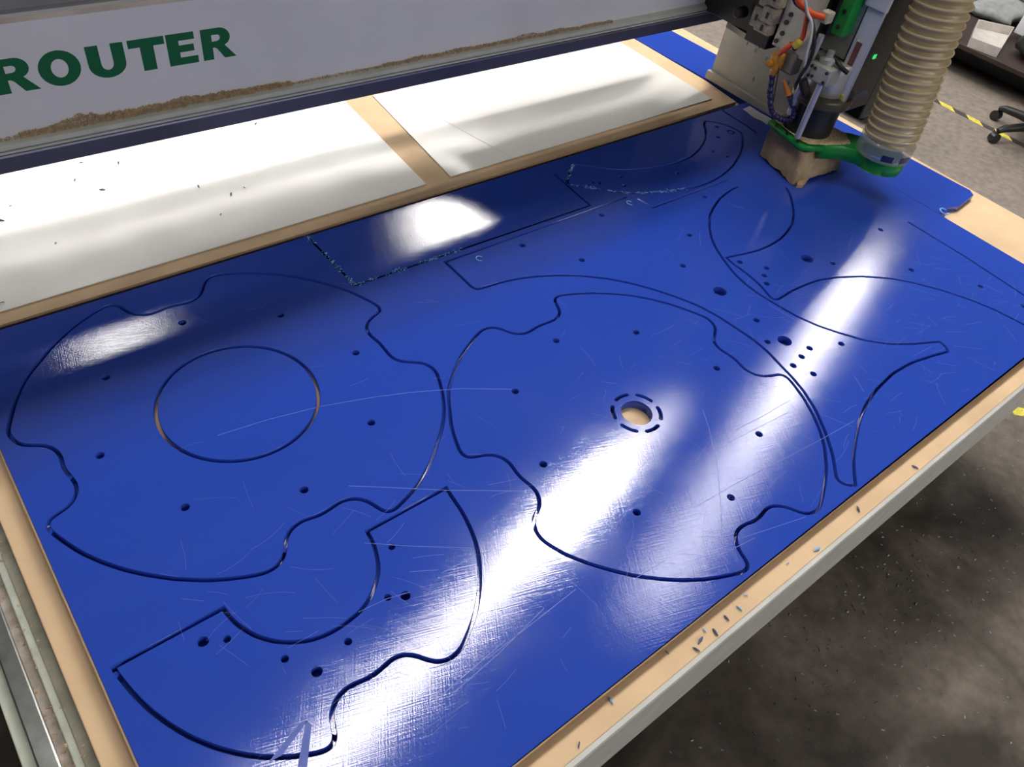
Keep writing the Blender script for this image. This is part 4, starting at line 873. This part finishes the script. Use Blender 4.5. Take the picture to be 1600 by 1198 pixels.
# ------------------------------------------------------------------ background: floor tape, cabinet, bench, swivel chair
tape = thing('hazard_tape', (5.22, 1.4, FLOOR), 'yellow and black striped hazard tape line on the floor beyond the table', 'floor tape')
y = 0.55; k = 0
while y < 2.3:
    MB().prism_z([(5.195, y), (5.245, y + 0.05), (5.245, y + 0.145), (5.195, y + 0.095)], FLOOR + 0.0003, FLOOR + 0.0015).build('tape_segment', M_YELLOW if k % 2 == 0 else M_TAPEDARK, tape)
    y += 0.0965; k += 1
o = MB().prism_z([(2.905, 0.19), (2.935, 0.225), (2.99, 0.17), (2.965, 0.13)], FLOOR + 0.0003, FLOOR + 0.0015).build('yellow_tape', M_YELLOW)
tag(o, 'short piece of yellow tape on the floor just past the table front', 'floor tape')

cab = thing('tool_cabinet', (4.6, 2.2, FLOOR), 'low black cabinet on the floor behind the cutting head', 'cabinet')
MB().box(4.42, 4.75, 1.88, 2.5, FLOOR + 0.03, -0.30, bev=0.008).build('cabinet_body', M_BLACKM, cab)
MB().box(4.46, 4.72, 1.92, 2.46, FLOOR, FLOOR + 0.03).build('plinth', M_BLACK, cab)
MB().box(4.405, 4.42, 1.90, 2.48, FLOOR + 0.06, -0.33, bev=0.004).build('cabinet_door', M_BLACK, cab)

BT = -0.585
bench = thing('workbench', (6.4, 2.0, FLOOR), 'dark low workbench in the far corner behind the extraction hose', 'workbench')
MB().box(5.72, 7.2, 1.20, 2.85, BT - 0.03, BT, bev=0.004).build('bench_top', M_BROWN, bench)
MB().box(5.98, 7.15, 1.24, 2.80, FLOOR + 0.02, BT - 0.03).build('bench_drawer_unit', M_BLACK, bench)
for x in (5.76, 7.1):
    for y in (1.25, 2.75):
        MB().box(x, x + 0.05, y, y + 0.05, FLOOR, BT - 0.03).build('leg', M_BLACKM, bench)

bn = thing('storage_bin', (5.98, 2.0, BT), 'open cream plastic bin on the dark workbench', 'storage bin')
quad = [(5.72, 2.03), (6.12, 2.19), (6.27, 2.00), (5.76, 1.84)]
MB().prism_z(quad, BT + 0.0005, BT + 0.008).build('bin_floor', M_BENCHWHITE, bn)
for a, b_ in ((0, 1), (1, 2), (2, 3), (3, 0)):
    pa, pb = quad[a], quad[b_]; cxm, cym = 5.97, 2.01
    ia = (pa[0] + (cxm - pa[0]) * 0.05, pa[1] + (cym - pa[1]) * 0.05); ib = (pb[0] + (cxm - pb[0]) * 0.05, pb[1] + (cym - pb[1]) * 0.05)
    MB().prism_z([pa, pb, ib, ia], BT + 0.008, BT + 0.06).build('bin_side', M_BENCHWHITE, bn)
vs = []; fs = []
for i in range(13):
    for j in range(9):
        x = 6.36 + 0.48 * i / 12; y = 2.06 + 0.40 * j / 8
        vs.append((x + 0.02 * math.sin(j), y + 0.03 * math.sin(i * 0.9), BT + 0.05 + 0.06 * max(0, noise.noise(Vector((x * 6, y * 6, 0)))) + 0.05 * math.sin(i / 12 * math.pi)))
for i in range(12):
    for j in range(8):
        a = i * 9 + j; fs.append((a, a + 1, a + 10, a + 9))
cl = MB().add(vs, fs).build('folded_cloth', M_BENCHGREY, smooth=True)
sm = cl.modifiers.new('thick', 'SOLIDIFY'); sm.thickness = 0.045; sm.offset = -1
tag(cl, 'crumpled grey cloth on the workbench behind the cream bin', 'cloth')
eq = thing('monitor', (6.25, 1.75, BT), 'white flat monitor back standing on the dark workbench at the frame edge', 'monitor')
MB().box(6.26, 6.29, 1.45, 1.985, BT + 0.03, BT + 0.40, bev=0.006).build('monitor_shell', M_WHITEP, eq)
MB().box(6.295, 6.33, 1.68, 1.76, BT + 0.012, BT + 0.25, bev=0.004).build('monitor_stand', M_BLACK, eq)
MB().box(6.22, 6.42, 1.60, 1.84, BT + 0.0005, BT + 0.012, bev=0.003).build('monitor_foot', M_BLACK, eq)
bag = MB()
bm2 = bmesh.new(); bmesh.ops.create_icosphere(bm2, subdivisions=3, radius=1)
vv = []
for v_ in bm2.verts:
    k = 1 + 0.15 * noise.noise(v_.co * 2.3)
    vv.append((6.03 + v_.co.x * 0.16 * k, 1.68 + v_.co.y * 0.17 * k, BT + 0.075 + max(-0.074, v_.co.z * 0.09 * k)))
bag.add(vv, [[q.index for q in f_.verts] for f_ in bm2.faces]); bm2.free()
tag(bag.build('black_bag', M_BLACK, smooth=True), 'slumped black bag on the workbench next to the cream bin', 'bag')

chair = thing('swivel_chair', (5.31, 1.24, FLOOR), 'black swivel chair base with castors on the hazard tape line', 'chair')
HX, HY = 5.31, 1.24
MB().lathe([(0.0, FLOOR + 0.075), (0.045, FLOOR + 0.075), (0.045, FLOOR + 0.125), (0.028, FLOOR + 0.135), (0.026, FLOOR + 0.30), (0.018, FLOOR + 0.30), (0.018, FLOOR + 0.42), (0.0, FLOOR + 0.42)], HX, HY, 20).build('gas_column', M_BLACK, chair, smooth=True)
for k in range(5):
    a = math.radians(151 + 72 * k); c_, s_ = math.cos(a), math.sin(a)
    ex, ey = HX + c_ * 0.30, HY + s_ * 0.30
    lg = MB().tube([(HX + c_ * 0.03, HY + s_ * 0.03, FLOOR + 0.105), (HX + c_ * 0.16, HY + s_ * 0.16, FLOOR + 0.10), (HX + c_ * 0.27, HY + s_ * 0.27, FLOOR + 0.085), (ex, ey, FLOOR + 0.070)], [0.028, 0.025, 0.021, 0.017], 12).build('leg', M_BLACK, chair, smooth=True)
    MB().tube([(ex - s_ * 0.022, ey + c_ * 0.022, FLOOR + 0.030), (ex - s_ * 0.020, ey + c_ * 0.020, FLOOR + 0.030), (ex + s_ * 0.020, ey - c_ * 0.020, FLOOR + 0.030), (ex + s_ * 0.022, ey - c_ * 0.022, FLOOR + 0.030)], [0.024, 0.029, 0.029, 0.024], 20).build('castor', M_BLACKM, lg, smooth=True)
MB().box(HX - 0.24, HX + 0.24, HY - 0.24, HY + 0.24, FLOOR + 0.42, FLOOR + 0.50, rot=0.4, bev=0.035).build('seat', M_BLACK, chair, smooth=True)
